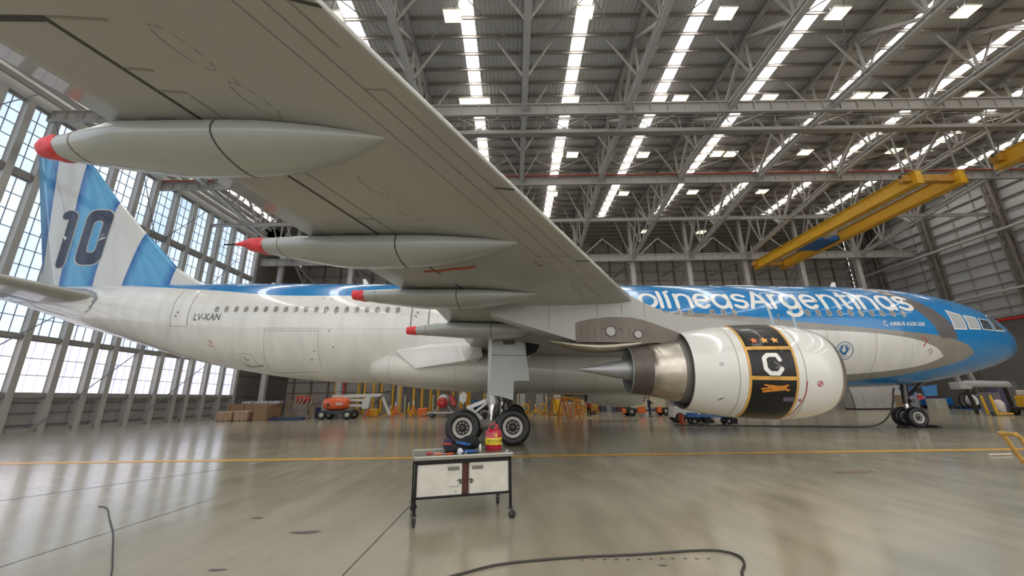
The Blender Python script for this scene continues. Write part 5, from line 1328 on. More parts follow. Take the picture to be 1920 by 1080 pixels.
    skin_chain('jacket', [tuple([q * k for q in j[:3]]) + tuple(j[3:]) for j in JJ], EE, top, p, 0, 2)
    JJ = [(0, 0, .98, .14, .12)]; EE = []
    for s_ in (-1, 1):
        b0 = len(JJ); JJ.append((s_ * .10, 0, .86, .10)); JJ.append((s_ * .12, -.02, .50, .075)); JJ.append((s_ * .13, .02, .10, .06)); EE += [(0, b0), (b0, b0 + 1), (b0 + 1, b0 + 2)]
    skin_chain('trousers', [tuple([q * k for q in j[:3]]) + tuple(j[3:]) for j in JJ], EE, legs, p, 0, 2)
    for s_ in (-1, 1):
        m_ = MB(); m_.loft([[(s_ * .135 + w_ * cos(a), y, h_ + h_ * sin(a)) for a in [2 * pi * j / 10 for j in range(10)]] for y, w_, h_ in [(.08, .03, .03), (.05, .045, .045), (-.02, .048, .045), (-.12, .05, .032), (-.19, .03, .02)]]); m_.build('shoe', shoes or BLACK, p)
    if vest:
        skin_chain('safety_vest', [(0, 0, .95 * k, .18, .155), (0, 0, 1.2 * k, .175, .145), (0, 0, 1.38 * k, .195, .15), (0, 0, 1.46 * k, .15, .12)], [(0, 1), (1, 2), (2, 3)], vest, p, 0, 2)
    return p
person((6.75, 36.9, 0), .3, RED_CLOTH, mat('black_trousers', (.012, .012, .014), .8), 'person in red top and black trousers walking in front of the far hangar', 'hips', WHITE)
person((12.5, 37.9, 0), .9, mat('navy_jacket', (.012, .014, .03), .8), mat('dark_blue_trousers', (.03, .04, .08), .8), 'person in dark jacket and blue trousers beside the cream generator', 'reach')
person((-3.9, 41.5, 0), 2.6, NAVY, NAVY, 'person in a hi-vis yellow vest behind the main landing gear', 'reach', None, 1.74, HIVIS)

def box_thing(name, loc, d, m__, label, cat, rz=0, bevel=.02, group=None):
    m_ = MB(); m_.box((0, 0, d[2] / 2), d); o = m_.build(name, m__, None, bevel); o.location = loc; o.rotation_euler.z = rz; tag(o, label, cat, group); return o
def wheel_part(parent, c, R, W, rimc, name='wheel', axis='y'):
    m_ = MB(); m_.lathe([(-W / 2, R * .55), (-W / 2, R * .9), (-W * .35, R), (W * .35, R), (W / 2, R * .9), (W / 2, R * .55)], c, axis, 24, mi=0)
    m_.lathe([(-W * .42, .001), (-W * .42, R * .56), (W * .42, R * .56), (W * .42, .001)], c, axis, 24, mi=1); return m_.build(name, [RUBBER, rimc], parent)

# crates and wrapped bundles by the left corner
cr = empty('shipping_crate', (-26.6, 42.2, 0), .05, label='large brown board crate at the left corner behind the wrapped bundles', cat='crate')
m_ = MB(); m_.box((0, 0, .95), (4.6, 1.5, 1.3)); m_.build('crate_body', BROWN, cr, .03)
m_ = MB()
for x in (-2.1, -.7, .7, 2.1): m_.box((x, -.77, .95), (.12, .04, 1.3))
for x in (-1.9, 0, 1.9): m_.box((x, 0, .15), (.2, 1.5, .3), mi=0)
m_.build('batten', mat('batten_brown', (.22, .12, .07), .7), cr)
for k, (x, w_, h_, lb) in enumerate([(-28.3, 1.5, .95, 'tan wrapped bundle at the far left end of the crate row'), (-26.7, 1.35, 1.0, 'tan wrapped bundle in the middle of the crate row')]):
    m_ = MB(); m_.box((0, 0, h_ / 2), (w_, 1.1, h_)); o = m_.build('wrapped_bundle', TAN, None, .16, seg=3); o.location = (x, 40.7, 0); tag(o, lb, 'bundle')
    m_ = MB(); 
    for dx in (-.2, .25): m_.box((dx, 0, h_ / 2), (.08, 1.12, h_ + .01))
    m_.build('binding_strap', mat('pale_strap', (.50, .36, .22), .6), o)
box_thing('board_box', (-24.9, 40.9, 0), (1.3, 1.1, 1.45), mat('light_brown_board', (.26, .17, .09), .75, var=.12), 'tall light brown box closing the right end of the crate row', 'box')
SILVF = mat('foil_silver', (.55, .56, .58), .25, .8, var=.25, scale=5, bump=.5)
for k, (x, w_) in enumerate([(-27.4, 1.0), (-26.0, 1.3), (-24.6, 1.2)]):
    m_ = MB(); n = 9
    vs = [(-w_ / 2 + w_ * i / n, -.4 + .8 * j / 4, .08 + .10 * ((i * 7 + j * 5 + k) % 3)) for j in range(5) for i in range(n + 1)]
    top_ = vs; bot = [(x_, y_, 0.0) for x_, y_, _ in vs]; N_ = len(vs); W_ = n + 1
    m_.add(top_ + bot, [(j * W_ + i, j * W_ + i + 1, (j + 1) * W_ + i + 1, (j + 1) * W_ + i) for j in range(4) for i in range(n)] + [(N_ + j * W_ + i, N_ + (j + 1) * W_ + i, N_ + (j + 1) * W_ + i + 1, N_ + j * W_ + i + 1) for j in range(4) for i in range(n)]
           + [(i, N_ + i, N_ + i + 1, i + 1) for i in range(n)] + [(4 * W_ + i, 4 * W_ + i + 1, N_ + 4 * W_ + i + 1, N_ + 4 * W_ + i) for i in range(n)] + [(j * W_, (j + 1) * W_, N_ + (j + 1) * W_, N_ + j * W_) for j in range(4)] + [(j * W_ + n, N_ + j * W_ + n, N_ + (j + 1) * W_ + n, (j + 1) * W_ + n) for j in range(4)])
    o = m_.build('foil_sheet', SILVF); o.location = (x, 42.3, 1.605); tag(o, ('crumpled silver sheet on the left end of the large crate', 'crumpled silver sheet on the middle of the large crate', 'crumpled silver sheet on the right end of the large crate')[k], 'foil sheet')
# folded metal racks
rk = None
RX = [(-23.9 + .42 * i) for i in range(6)]
for i, x in enumerate(RX):
    if rk is None:
        rk = empty('folding_rack'); 
        for s_ in (-1, 1):
            m_ = MB(); m_.tube([(0, s_ * .45, 0), (.35, s_ * .45, .9), (.75, s_ * .45, 1.35), (1.1, s_ * .45, 2.35)], .035, 6); m_.build('side_tube', METAL, rk)
        m_ = MB()
        for q, xq in ((.3, .12), (.9, .35), (1.35, .75), (1.9, .95), (2.3, 1.08)):
            m_ = MB(); m_.tube([(xq, -.45, q), (xq, .45, q)], .025, 6); m_.build('rung', METAL, rk)
        r_ = rk
    else: r_ = copy_tree(rk)
    r_.location = (x, 42.5, 0); r_.scale = (1, 1, .80 + .07 * ((i * 5) % 4))
    tag(r_, 'slanted bare metal rack leaning in the row beside the brown crates', 'rack', 'leaning metal racks')
# ochre work stands, low and dark
def step_stand(loc, rz, w_, h_, m__, label, name='work_stand'):
    r = empty(name, loc, rz, label=label, cat='work stand')
    m_ = MB(); m_.box((0, 0, h_), (w_, 1.2, .08)); m_.build('platform', m__, r)
    for sx_ in (-1, 1):
        for sy_ in (-1, 1): m_ = MB(); m_.beam((sx_ * w_ * .48, sy_ * .55, .12), (sx_ * w_ * .42, sy_ * .5, h_), .08); m_.build('leg', m__, r)
    m_ = MB()
    for sy_ in (-1, 1):
        m_.beam((-w_ * .48, sy_ * .55, .3), (w_ * .42, sy_ * .5, h_ - .1), .06); m_.tube([(-w_ * .42, sy_ * .52, h_), (-w_ * .42, sy_ * .52, h_ + .9), (w_ * .42, sy_ * .52, h_ + .9), (w_ * .42, sy_ * .52, h_)], .03, 6)
    m_.build('guard_rail', m__, r)
    for sx_ in (-1, 1):
        for sy_ in (-1, 1): wheel_part(r, (sx_ * w_ * .48, sy_ * .55, .10), .10, .06, STEEL, 'caster_wheel')
    return r
step_stand((-23.2, 44.8, 0), 0, 2.8, 1.5, YELLOW_D, 'ochre work stand with rails behind the leaning metal racks')
step_stand((-19.6, 47.0, 0), .2, 2.6, 1.9, mat('brown_ochre_paint', (.24, .12, .03), .55, var=.2), 'brown ochre work stand left of the grey cabinet')
box_thing('equipment_case', (-21.1, 45.6, 0), (1.3, 1.0, 1.1), mat('dark_navy_case', (.015, .02, .09), .5), 'dark blue equipment case on the floor left of the boom lift', 'case')
m_ = MB(); m_.box((0, 0, .14), (3.2, .8, .22)); o = m_.build('pallet_skid', mat('blue_grey_skid', (.03, .05, .12), .6), None, .02); o.location = (-22.6, 41.2, 0); tag(o, 'low dark blue skid in front of the leaning metal racks', 'skid')
blob('red_bundle', 'dark red covered bundle on top of the ochre work stand', 'bundle', (-23.2, 44.8, 1.545), (.8, .45, .4), RED_CLOTH, 5)
box_thing('grey_cabinet', (-19.2, 43.4, .0), (1.9, .9, 1.75), mat('mottled_grey_cabinet', (.30, .30, .31), .5, var=.2, scale=8), 'mottled grey metal cabinet behind the left wheel of the boom lift', 'cabinet')
# boom lift
bl = empty('boom_lift', (-17.7, 41.6, 0), 0, label='white boom lift with orange engine hood and four wheels', cat='boom lift')
m_ = MB(); m_.box((0, 0, .68), (3.0, 1.5, .32)); m_.build('chassis', mat('chassis_dark', (.05, .055, .06), .5), bl, .04)
for x in (-1.3, 1.25):
    for y in (-.85, .85): wheel_part(bl, (x, y, .45), .45, .36, mat('rim_cream', (.60, .58, .50), .4))
HOODO = mat('hood_orange', (.80, .13, .03), .35, coat=.4)
m_ = MB(); m_.loft([[(x, w_ * cos(a) * 1.0, 1.5 + h_ * (abs(sin(a)) ** .6) * (1 if sin(a) > 0 else -1)) for a in [2 * pi * k / 20 for k in range(20)]] for x, w_, h_ in [(-1.5, .45, .38), (-1.35, .68, .56), (-.7, .76, .64), (.3, .76, .62), (.85, .66, .5), (.95, .4, .35)]]); m_.build('engine_hood', HOODO, bl)
m_ = MB(); m_.lathe([(-.80, .001), (-.80, .16)], (-.8, 0, 1.4), 'y', 16, mi=0); m_.box((.3, -.78, 1.5), (.7, .04, .26), mi=1); m_.build('hood_vent', [DARKMETAL, mat('hood_label', (.65, .45, .40), .5)], bl)
BOOMW = mat('boom_white', (.62, .61, .55), .35)
m_ = MB(); m_.beam((-.9, .3, 2.2), (4.1, .3, 2.3), .3, .32); m_.build('upper_boom', BOOMW, bl, .02)
m_ = MB(); m_.beam((.6, .3, 1.85), (3.0, .3, 1.8), .28, .26); m_.beam((.8, .3, 1.35), (2.7, .3, 1.25), .28, .26); m_.build('lower_boom', BOOMW, bl, .02)
m_ = MB(); m_.prism([(2.3, .95), (2.9, 1.0), (3.1, 2.1), (2.6, 2.15), (2.2, 1.5)], .05, .5, 'xz'); m_.build('boom_knuckle', BOOMW, bl, .03)
m_ = MB(); m_.beam((4.1, .3, 2.35), (5.1, .3, .35), .22, .26); m_.build('jib', BOOMW, bl, .02)
m_ = MB(); m_.tube([(3.4, .1, 1.3), (4.3, .1, 2.3)], .06, 8); m_.tube([(3.9, .5, 2.5), (4.9, .5, 2.7)], .05, 8); m_.build('ram', DARKMETAL, bl)
# orange and yellow jacks and barrels
def jack(loc, h_, m__, label, rz=0, name='tripod_jack', group=None):
    r = empty(name, loc, rz, label=label, cat='jack', group=group)
    m_ = MB(); m_.tube([(0, 0, .3), (0, 0, h_ * .75)], .14, 12); m_.build('cylinder', m__, r)
    m_ = MB(); m_.tube([(0, 0, h_ * .75), (0, 0, h_)], .06, 10); m_.build('ram', CHROME, r)
    for k in range(3):
        a = 2 * pi * k / 3 + .4; m_ = MB(); m_.beam((.1 * cos(a), .1 * sin(a), h_ * .55), (.75 * cos(a), .75 * sin(a), .08), .08); m_.beam((.1 * cos(a), .1 * sin(a), .3), (.75 * cos(a), .75 * sin(a), .08), .06); m_.build('leg', m__, r)
    return r
for k, (x, m__, h_, lb) in enumerate([(-15.2, ORANGE, 1.3, 'orange tripod jack under the boom lift jib'), (-13.4, YELLOW, 1.2, 'yellow tripod jack right of the boom lift knuckle'), (-12.4, ORANGE, 1.6, 'orange tripod jack just right of the white jib foot'), (-11.4, YELLOW, 1.5, 'yellow tripod jack between two orange ones'), (-10.5, mat('amber_paint', (.75, .28, .02), .4), 1.7, 'amber tripod jack at the right of the jack row')]):
    jack((x, 43.0 + 1.6 * (k % 2), 0), h_, m__, lb, k)
for k, (x, y, w_, m__, lb) in enumerate([(-15.4, 45.2, 1.0, YELLOW, 'yellow machine box among the tripod jacks'), (-10.2, 46.2, 1.1, ORANGE, 'orange machine box behind the amber jack')]):
    box_thing('machine_box', (x, y, 0), (w_, .8, .9), m__, lb, 'machine', 0, .15)
# tall yellow posts: boarding frames stored upright against the rear
POST = [(-23.0, 52.5, 5.6), (-20.2, 53, 5.6), (-19.0, 51.8, 5.6), (-17.9, 52, 5.2), (-16.9, 52, 5.2), (-15.4, 52, 5.6), (-13.6, 48.8, 5.6), (-12.0, 49, 5.4), (-11.0, 49, 5.4), (-10.0, 49.2, 5), (-9.0, 48.8, 5.4), (-7.3, 49.4, 5), (-6.0, 46.6, 5), (-5.05, 46.9, 5), (-5.5, 48.2, 5), (-3.6, 50.2, 5), (-2.6, 50.0, 5)]
pp = None
for i, (x, y, h_) in enumerate(POST):
    if pp is None:
        pp = empty('tail_prop'); m_ = MB(); m_.tube([(0, 0, .25), (0, 0, 5.4)], .15, 10); m_.build('post_tube', YELLOW, pp)
        m_ = MB()
        for a in (0, 2.1, 4.2): m_.beam((0, 0, 1.1), (.45 * cos(a), .45 * sin(a), .05), .07); m_.beam((0, 0, .25), (.45 * cos(a), .45 * sin(a), .05), .06)
        m_.build('tripod_foot', YELLOW_D, pp); r_ = pp
    else: r_ = copy_tree(pp)
    r_.location = (x, y, 0); tag(r_, 'tall yellow support post standing upright at the back of the hangar', 'support post', 'yellow support posts')
RP = None
for i, (x, y) in enumerate([(-22.0, 52.5), (-8.3, 51.5)]):
    m_ = MB(); m_.tube([(0, 0, 0), (0, 0, 5.5)], .12, 10); m_.box((0, 0, .05), (.5, .5, .1)); o = m_.build('red_pipe_riser', RED); o.location = (x, y, 0); tag(o, ('dark red pipe riser behind the ochre stands at left', 'dark red pipe riser between the yellow posts and the red drum cart')[i], 'pipe riser')
# drum cart with red end covers
dc = empty('hose_reel_cart', (-7.4, 43.2, 0), 0, label='cart carrying a white drum with red round end covers', cat='cart')
m_ = MB(); m_.lathe([(-.7, .001), (-.72, .5), (-.5, .62), (.5, .62), (.7, .5), (.7, .001)], (0, .4, 1.7), 'y', 28); m_.build('drum', mat('drum_white', (.55, .55, .54), .3, .3), dc)
m_ = MB(); m_.lathe([(-.98, .001), (-.98, .2), (-.93, .48), (-.8, .55), (-.75, .55)], (-.05, .25, 1.45), 'y', 28); m_.lathe([(-1.0, .001), (-1.0, .06)], (-.05, .25, 1.45), 'y', 12, mi=1); m_.build('round_cover', [RED, mat('cover_pink', (.6, .25, .2), .5)], dc)
m_ = MB(); m_.prism([(.55, 2.2), (1.05, 2.1), (1.4, 1.4), (1.1, .95), (.65, 1.5)], -.1, .5, 'xz'); m_.build('side_cover', RED, dc, .06)
m_ = MB(); m_.beam((-1.6, 0, .45), (1.6, 0, .45), .9, .22); m_.beam((-1.0, 0, .5), (-.3, 0, 1.2), .12); m_.beam((1.0, 0, .5), (.4, 0, 1.2), .12); m_.beam((-1.0, .5, .5), (-.3, .5, 1.2), .12); m_.beam((-1.5, 0, .4), (-2.3, 0, .2), .1); m_.build('cart_frame', mat('cart_grey', (.42, .42, .40), .4, .4), dc, .02)
for x in (-1.1, 1.1):
    for y in (-.4, .4): wheel_part(dc, (x, y, .22), .22, .14, STEEL)
m_ = MB(); m_.prism([(0, .0), (.35, .35), (.42, .95), (.1, 1.3), (-.35, 1.0), (-.4, .4)], -.12, .12, 'xz'); o = m_.build('white_cover', mat('shiny_white_cover', (.85, .86, .88), .25, coat=.5), None, .05); o.location = (-5.3, 42.9, 1.25); 
m2 = MB(); m2.beam((0, 0, 0), (0, 0, -1.2), .08); m2.box((0, 0, -1.22), (.7, .7, .06)); m2.build('stand_post', STEEL, o); tag(o, 'shiny white padded cover on a post right of the red drum cart', 'cover')
bc = empty('blue_locker', (-3.95, 43.2, 0), 0, label='blue metal locker between yellow posts left of the landing gear', cat='locker')
m_ = MB(); m_.box((0, 0, .85), (1.05, .6, 1.6)); m_.build('locker_body', BLUE, bc, .02)
for s_ in (-1, 1):
    m_ = MB(); m_.box((s_ * .26, -.31, .85), (.49, .02, 1.5)); m_.build('locker_door', mat('locker_blue_door', (.02, .14, .42), .4), bc, .01)
box_thing('parts_bin', (-6.6, 44.5, 0), (1.2, 1.0, 1.1), mat('beige_bin', (.36, .32, .27), .6), 'beige parts bin right of the drum cart', 'bin')
# right of the main gear
for k, (x, y, sc_, lb) in enumerate([(1.3, 45.0, 1.0, 'yellow tow bar head standing just right of the main wheel'), (3.2, 44.9, 1.1, 'yellow tow bar head left of the small yellow tug')]):
    r = empty('tow_bar', (x, y, 0), 0, label=lb, cat='tow bar')
    m_ = MB(); m_.tube([(.3 * cos(a), 0, .75 + .4 * sin(a)) for a in [pi * 2 * j / 14 for j in range(15)]], .09, 8); m_.build('ring', YELLOW, r)
    m_ = MB(); m_.beam((0, 0, .35), (0, 0, .05), .5, .12); m_.beam((-.5, 0, .1), (.8, 0, .1), .2, .16); m_.beam((.3, 0, .2), (.5, 0, 1.5), .12); m_.build('beam', YELLOW_D, r)
jack((2.3, 43.2, 0), 1.2, YELLOW, 'short yellow tripod jack right of the landing gear', 1)
tg = empty('yellow_heater', (4.6, 43.2, 0), 0, label='upright yellow heater with a white top right of the landing gear', cat='heater')
m_ = MB(); m_.box((0, 0, .95), (.85, .8, 1.3)); m_.build('heater_body', mat('bright_yellow_paint', (.80, .48, .02), .35), tg, .06); m_ = MB(); m_.box((0, 0, 1.95), (.7, .6, .7)); m_.build('heater_top', mat('top_grey_white', (.5, .5, .48), .4), tg, .05); m_ = MB(); m_.box((0, 0, .16), (1.6, .9, .2)); m_.build('heater_base', YELLOW_D, tg, .03)
box_thing('grey_locker', (3.0, 47.2, 0), (.8, .6, 2.2), mat('locker_grey', (.32, .31, .29), .5), 'tall grey locker behind the yellow tow bar heads', 'locker')
sl = empty('slanted_loader', (7.3, 45.6, 0), 0, label='yellow slatted loader ramp sloping down to the right', cat='loader')
m_ = MB()
for i in range(11): m_.beam((-1.7, -.6 + .12 * i, 2.0 - .02 * i), (1.9, -.6 + .12 * i, .8 + .02 * i), .07, .14)
m_.build('ramp_slats', YELLOW, sl); m_ = MB(); m_.beam((-1.7, 0, 1.0), (1.9, 0, .5), 1.1, .5); m_.build('ramp_body', YELLOW_D, sl)
m_ = MB(); m_.beam((-1.9, 0, .25), (2.0, 0, .25), 1.1, .25); m_.beam((-1.5, -.5, .2), (-1.6, -.5, 1.9), .12); m_.beam((1.6, -.5, .2), (1.6, -.5, .9), .12); m_.build('ramp_frame', YELLOW_D, sl)
for x in (-1.5, 1.5):
    for y in (-.5, .5): wheel_part(sl, (x, y, .2), .2, .12, DARKMETAL)
m_ = MB(); m_.box((0, 0, 0), (.9, .06, .7)); o = m_.build('wall_notice', mat('notice_white', (.6, .62, .64), .4)); o.location = (7.9, 56.32, 3.0); tag(o, 'pale notice board on the dark annex wall above the yellow loader', 'notice')
# orange A-frame trestles
tr = None
for i, (x, y, rz_) in enumerate([(4.1, 34.6, .05), (5.15, 34.9, -.05), (4.6, 36.2, .1), (5.7, 36.3, 0), (3.5, 36.0, 0)]):
    if tr is None:
        tr = empty('orange_trestle')
        for s_ in (-1, 1):
            for q in (-1, 1): m_ = MB(); m_.tube([(q * .45, s_ * .35, .02), (q * .06, s_ * .12, 1.75)], .035, 6); m_.build('leg', ORT if 0 else mat('trestle_orange', (.72, .22, .03), .45), tr)
        m_ = MB()
        for z_ in (.35, .8, 1.25): 
            w_ = .45 - .39 * z_ / 1.75
            for s_ in (-1, 1): m_.tube([(-w_, s_ * (.35 - .23 * z_ / 1.75), z_), (w_, s_ * (.35 - .23 * z_ / 1.75), z_)], .022, 6)
            m_.tube([(w_, -.3, z_), (-w_, .3, z_ + .3)], .02, 6)
        m_.tube([(-.5, 0, 1.75), (.5, 0, 1.75)], .045, 8); m_.build('cross_rail', mat('trestle_amber', (.75, .33, .04), .45), tr); r_ = tr
    else: r_ = copy_tree(tr)
    r_.location = (x, y, 0); r_.rotation_euler.z = rz_; tag(r_, 'orange tubular trestle in the cluster left of the person in red', 'trestle', 'orange trestles')
box_thing('white_cooler', (4.9, 37.3, 0), (1.1, .8, 1.35), mat('cooler_white', (.58, .57, .52), .4), 'white cooler unit behind the orange trestles', 'cooler', 0, .05)
# generator cart, tractor and baggage dolly by the near engine
gen = empty('generator_cart', (13.0, 39.8, 0), .12, label='cream towable generator with orange base and dark wheels', cat='generator')
m_ = MB(); m_.prism([(-1.5, .75), (1.5, .75), (1.5, 2.35), (-.9, 2.35), (-1.1, 1.6)], -.7, .7, 'xz'); m_.build('housing', CREAM, gen, .05)
m_ = MB(); m_.box((.2, 0, 2.42), (2.4, 1.4, .12))
for i in range(6): m_.box((-.8 + i * .4, -.72, 2.3), (.14, .03, .12), mi=1)
m_.build('roof_panel', [mat('roof_rust_orange', (.42, .13, .06), .5), CREAM], gen, .01)
m_ = MB(); m_.box((-.95, -.55, .55), (.75, .4, .6)); m_.box((.8, -.55, .55), (.45, .4, .55)); m_.box((-2.6, -.4, .5), (.3, .3, .4)); m_.build('orange_box', ORANGE, gen, .04)
m_ = MB(); m_.beam((-2.7, 0, .5), (1.6, 0, .5), .9, .16); m_.build('bed', DARKMETAL, gen)
for x in (-1.9, 1.5):
    for y in (-.6, .6): wheel_part(gen, (x, y, .38), .38, .2, METAL)
rc_ = empty('red_engine_cover', (15.7, 39.2, 0), 0, label='dark red rounded cover between the generator and the white tractor', cat='cover')
m_ = MB(); m_.lathe([(-.5, .001), (-.48, .5), (-.2, .85), (.2, 1.0), (.4, .95), (.5, .001)], (0, 0, 1.5), 'x', 24); m_.build('shell', mat('crimson_shell', (.30, .015, .03), .3, coat=.5), rc_); m_ = MB(); m_.box((0, 0, .3), (.9, .8, .6)); m_.build('cradle', DARKMETAL, rc_)
tt = empty('aircraft_tractor', (12.3, 29.2, 0), -.1, label='small white tow tractor with open cab behind the engine exhaust', cat='tractor')
m_ = MB(); m_.prism([(-1.2, .35), (1.3, .35), (1.35, .9), (.7, 1.0), (.45, 1.1), (-.2, 1.12), (-1.1, 1.05)], -.7, .7, 'xz'); m_.build('body', WHITE, tt, .06)
m_ = MB(); m_.prism([(-.85, 1.08), (-.1, 1.08), (-.35, 1.85), (-.7, 1.9)], -.6, .6, 'xz'); m_.build('cab', mat('cab_glass_grey', (.25, .32, .38), .15, coat=.6), tt, .04)
m_ = MB(); m_.beam((-.85, -.6, 1.05), (-.68, -.6, 1.92), .07); m_.beam((-.1, -.6, 1.05), (-.35, -.6, 1.92), .07); m_.box((-.5, 0, 1.93), (.55, 1.25, .06)); m_.build('cab_frame', WHITE, tt)
for x in (-.75, .85):
    for y in (-.66, .66): wheel_part(tt, (x, y, .33), .33, .22, METAL)
bd = empty('baggage_dolly', (12.5, 26.9, 0), -.12, label='low blue flatbed dolly under the near engine', cat='dolly')
m_ = MB(); m_.box((.2, 0, .52), (3.0, 1.1, .14)); m_.box((-.9, -.1, .62), (.5, .8, .2)); m_.build('flatbed', BLUE, bd, .02)
m_ = MB(); m_.box((.2, 0, .36), (2.8, .7, .16)); m_.box((1.5, -.3, .3), (.35, .5, .5)); m_.box((.0, -.35, .3), (.6, .3, .44)); m_.beam((-1.3, 0, .35), (-2.1, 0, .2), .08); m_.build('underframe', BLACK, bd, .02)
for x in (-.9, 1.2):
    for y in (-.45, .45): wheel_part(bd, (x, y, .19), .19, .12, METAL)
m_ = MB(); m_.box((0, 0, .33), (.12, .5, .66)); m_.box((0, 0, .03), (.4, .6, .06)); o = m_.build('red_chock_board', mat('brick_red_paint', (.42, .05, .02), .5), None, .01); o.location = (10.75, 26.6, 0); tag(o, 'upright brick red marker board left of the blue dolly', 'marker board')

# behind the nose
db = empty('draped_crate', (41.0, 47.5, 0), -.1, label='long crate under a pale grey drape behind the near engine intake', cat='crate')
m_ = MB(); n = 40; P0_ = []; P1_ = []
vs = []
for i in range(n + 1):
    x = -3.0 + 6 * i / n; f_ = .06 * sin(i * 1.9) + .04 * sin(i * .7)
    vs += [(x, .8, 2.5), (x, -.75 - f_ * .3, 2.5 + .02 * sin(i)), (x, -.95 + f_, 1.4), (x + .05 * sin(i), -1.05 + f_ * 2, .15)]
m_.add(vs, [(4 * i + k, 4 * i + 4 + k, 4 * i + 5 + k, 4 * i + 1 + k) for i in range(n) for k in range(3)], 0, True); m_.box((0, 0, 1.25), (5.8, 1.3, 2.3)); m_.build('drape', mat('drape_grey', (.40, .38, .35), .8, var=.08, bump=.3, scale=4), db)
m_ = MB(); m_.box((0, 0, .08), (5.9, 1.5, .16)); m_.build('skid', DARKMETAL, db); db.scale = (.72, 1, 1)
for k, (x, y, z, d, c_, lb) in enumerate([(44.3, 47.6, 0, (1.5, 1.2, 1.5), (.30, .20, .13), 'brown carton stack base behind the nose gear'), (44.3, 47.6, 1.51, (1.6, 1.2, 1.25), (.52, .50, .50), 'white box on top of the brown carton behind the nose gear'), (46.2, 47.9, 0, (1.1, 1.0, 2.4), (.35, .38, .45), 'tall pale blue grey case left of the nose gear strut'),
     (46.9, 45.6, 0, (1.2, 1.1, 1.1), (.50, .48, .40), 'white drum box just right of the nose gear'), (47.2, 49.6, 0, (1.4, 1.1, 2.0), (.45, .43, .38), 'pale cabinet behind the white drum box')]):
    box_thing('storage_box', (x, y, z), d, mat('storage_box_%d' % k, c_, .6, var=.1), lb, 'box', 0, .04)
bb = empty('blue_trolley', (49.0, 47.6, 0), 0, label='low bright blue trolley on the floor ahead of the nose gear', cat='trolley')
m_ = MB(); m_.box((0, 0, .75), (2.6, 1.2, .8)); m_.build('trolley_bin', mat('bright_blue_bin', (.01, .16, .50), .4), bb, .05)
m_ = MB(); m_.box((0, 0, .3), (2.7, 1.2, .1)); m_.build('trolley_bed', DARKMETAL, bb)
for x in (-1, 1):
    for y in (-.5, .5): wheel_part(bb, (x, y, .15), .15, .1, STEEL)
blob('white_sack', 'upright white sack standing behind the bright blue trolley', 'sack', (49.2, 49.6, 0), (.5, .45, .85), mat('sack_white', (.5, .48, .47), .8, bump=.3), 41)
box_thing('dark_red_chest', (51.4, 50.4, 0), (1.8, 1.0, 1.25), mat('dark_red_chest', (.18, .03, .03), .5), 'dark red chest right of the white sack', 'chest')
rl = empty('hose_reel', (48.2, 43.2, 0), 0, label='black hose reel with pale core right of the blue trolley', cat='reel')
m_ = MB(); m_.tube([(.8 * cos(a), 0, .85 + .8 * sin(a)) for a in [2 * pi * j / 24 for j in range(25)]], .06, 8); m_.tube([(.8 * cos(a), .5, .85 + .8 * sin(a)) for a in [2 * pi * j / 24 for j in range(25)]], .06, 8); m_.build('reel_ring', BLACK, rl)
m_ = MB(); m_.lathe([(0, .001), (0, .42), (.5, .42), (.5, .001)], (0, 0, .85), 'y', 20); m_.build('reel_core', mat('reel_core_grey', (.42, .44, .46), .4), rl); m_ = MB(); m_.box((0, .25, .04), (1.1, .7, .08)); m_.beam((0, .6, .04), (0, .6, .9), .08); m_.build('reel_stand', BLUE, rl)
ch = empty('egg_shaped_pod', (50.9, 45.2, 0), 0, label='rounded white pod on a blue base under the nose tip', cat='pod')
m_ = MB(); rings = []
for i in range(1, 10):
    th = pi * i / 20; rings.append([(1.15 * sin(th) * cos(a) * 1.0 - .25 * cos(th), .9 * sin(th) * sin(a), .22 + 1.35 * cos(th)) for a in [2 * pi * j / 20 for j in range(20)]])
m_.loft(rings); m_.build('shell', mat('pod_white', (.70, .70, .69), .35, coat=.3), ch); m_ = MB(); m_.box((-.2, 0, .11), (3.0, 1.8, .22)); m_.build('base', mat('pod_base_blue', (.01, .05, .16), .5), ch, .03)
ar = empty('loader_arm', (39.2, 34.2, 0), 0, label='pale grey horizontal loader arm on struts under the nose tip', cat='loader arm')
m_ = MB(); m_.tube([(-1.9, 0, 2.35), (-1.0, 0, 2.45), (2.3, 0, 2.35), (2.6, 0, 2.2)], [.22, .28, .28, .12], 14); m_.build('arm_tube', mat('arm_grey', (.45, .47, .47), .35), ar)
m_ = MB(); m_.box((-1.6, 0, 2.3), (1.0, .9, .6)); m_.build('arm_head', mat('arm_head_grey', (.38, .39, .38), .4, var=.2), ar, .08)
for k, (a, c) in enumerate([((-1.2, 0, 2.2), (-.9, 0, 0.02)), ((2.0, 0, 2.2), (2.2, 0, .02)), ((-1.6, 0, 2.5), (-2.3, 0, 5.4)), ((-.4, 0, 2.6), (-1.0, 0, 5.6))]):
    m_ = MB(); m_.beam(a, c, .26 if k > 1 else .18); m_.build('strut', mat('strut_grey', (.28, .28, .27), .4) if k > 1 else DARKMETAL, ar)
yt = empty('yellow_tug', (39.9, 31.4, 0), .05, label='yellow ground power tug with white hood at the right edge', cat='tug')
m_ = MB(); m_.box((.6, 0, 1.0), (2.6, 1.5, .9)); m_.box((1.6, 0, 1.6), (1.1, 1.4, .7)); m_.build('body', YELLOW, yt, .08)
m_ = MB(); m_.box((-.1, 0, 1.65), (1.1, 1.2, .42)); m_.build('hood', mat('hood_pinkish_white', (.6, .52, .46), .4), yt, .1)
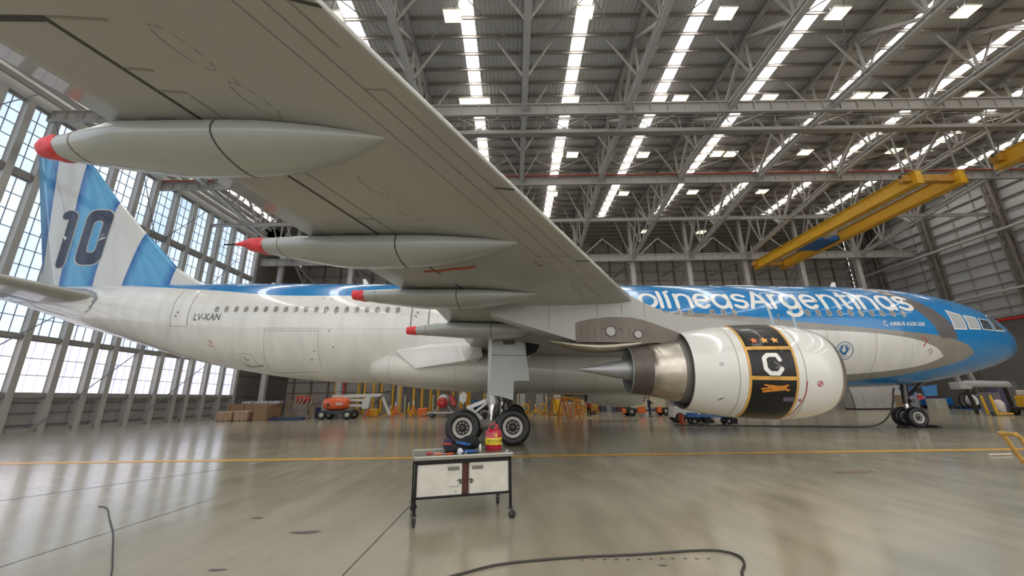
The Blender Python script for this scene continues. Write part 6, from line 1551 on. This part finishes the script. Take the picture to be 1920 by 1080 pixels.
m_ = MB(); m_.box((.3, 0, .5), (3.6, 1.4, .24))
for i in range(6): m_.box((-1.2 + i * .6, -.72, .72), (.2, .1, .3), mi=1)
m_.build('bed', [DARKMETAL, YELLOW_D], yt, .03)
for x in (-1.0, 1.5):
    for y in (-.7, .7): wheel_part(yt, (x, y, .32), .32, .22, YELLOW_D)
yb = empty('yellow_barrow', (37.1, 31.6, 0), 0, label='small yellow barrow holding a white canister left of the yellow tug', cat='barrow')
m_ = MB(); m_.tube([(-.55, -.3, .1), (-.62, -.3, .8), (-.7, -.3, 1.5)], .08, 8); m_.tube([(-.5, -.3, .15), (.6, -.3, .15)], .07, 8); m_.tube([(-.55, .3, .1), (-.7, .3, 1.5)], .08, 8); m_.build('barrow_frame', YELLOW, yb)
m_ = MB(); m_.lathe([(.2, .001), (.2, .3), (.9, .33), (1.15, .2), (1.2, .001)], (.1, 0, 0), 'z', 20); m_.build('canister', mat('canister_white', (.58, .50, .46), .4), yb)
wheel_part(yb, (-.5, 0, .16), .16, .1, STEEL)
for k, (x, y, h_, c_) in enumerate([(42.0, 36.2, 1.7, (.22, .20, .21)), (43.4, 36.6, 2.4, (.10, .09, .16)), (44.8, 37.0, 2.6, (.16, .14, .14))]):
    box_thing('machine_cabinet', (x, y, 0), (1.0, .9, h_), mat('machine_cab_%d' % k, c_, .5, var=.2, scale=5), ('low dark machine cabinet behind the loader arm struts', 'dark violet machine cabinet behind the loader arm', 'tall dark machine cabinet at the right end of the loader arm')[k], 'cabinet', 0, .05)
# low clutter strip far behind the port engine
for k in range(12):
    rnd = random.Random(k + 77); c_ = rnd.choice([(.03, .03, .04), (.12, .03, .03), (.05, .06, .1), (.35, .33, .3), (.2, .2, .2)])
    box_thing('stored_item', (9.2 + k * .72, 52.4 + .3 * (k % 2), 0), (.5 + .2 * rnd.random(), .6, .5 + .7 * rnd.random()), mat('stored_%d' % (k % 5), c_, .6), 'small stored item in the low row under the far engine', 'stored item', 0, .05, 'low stored items under the far engine')
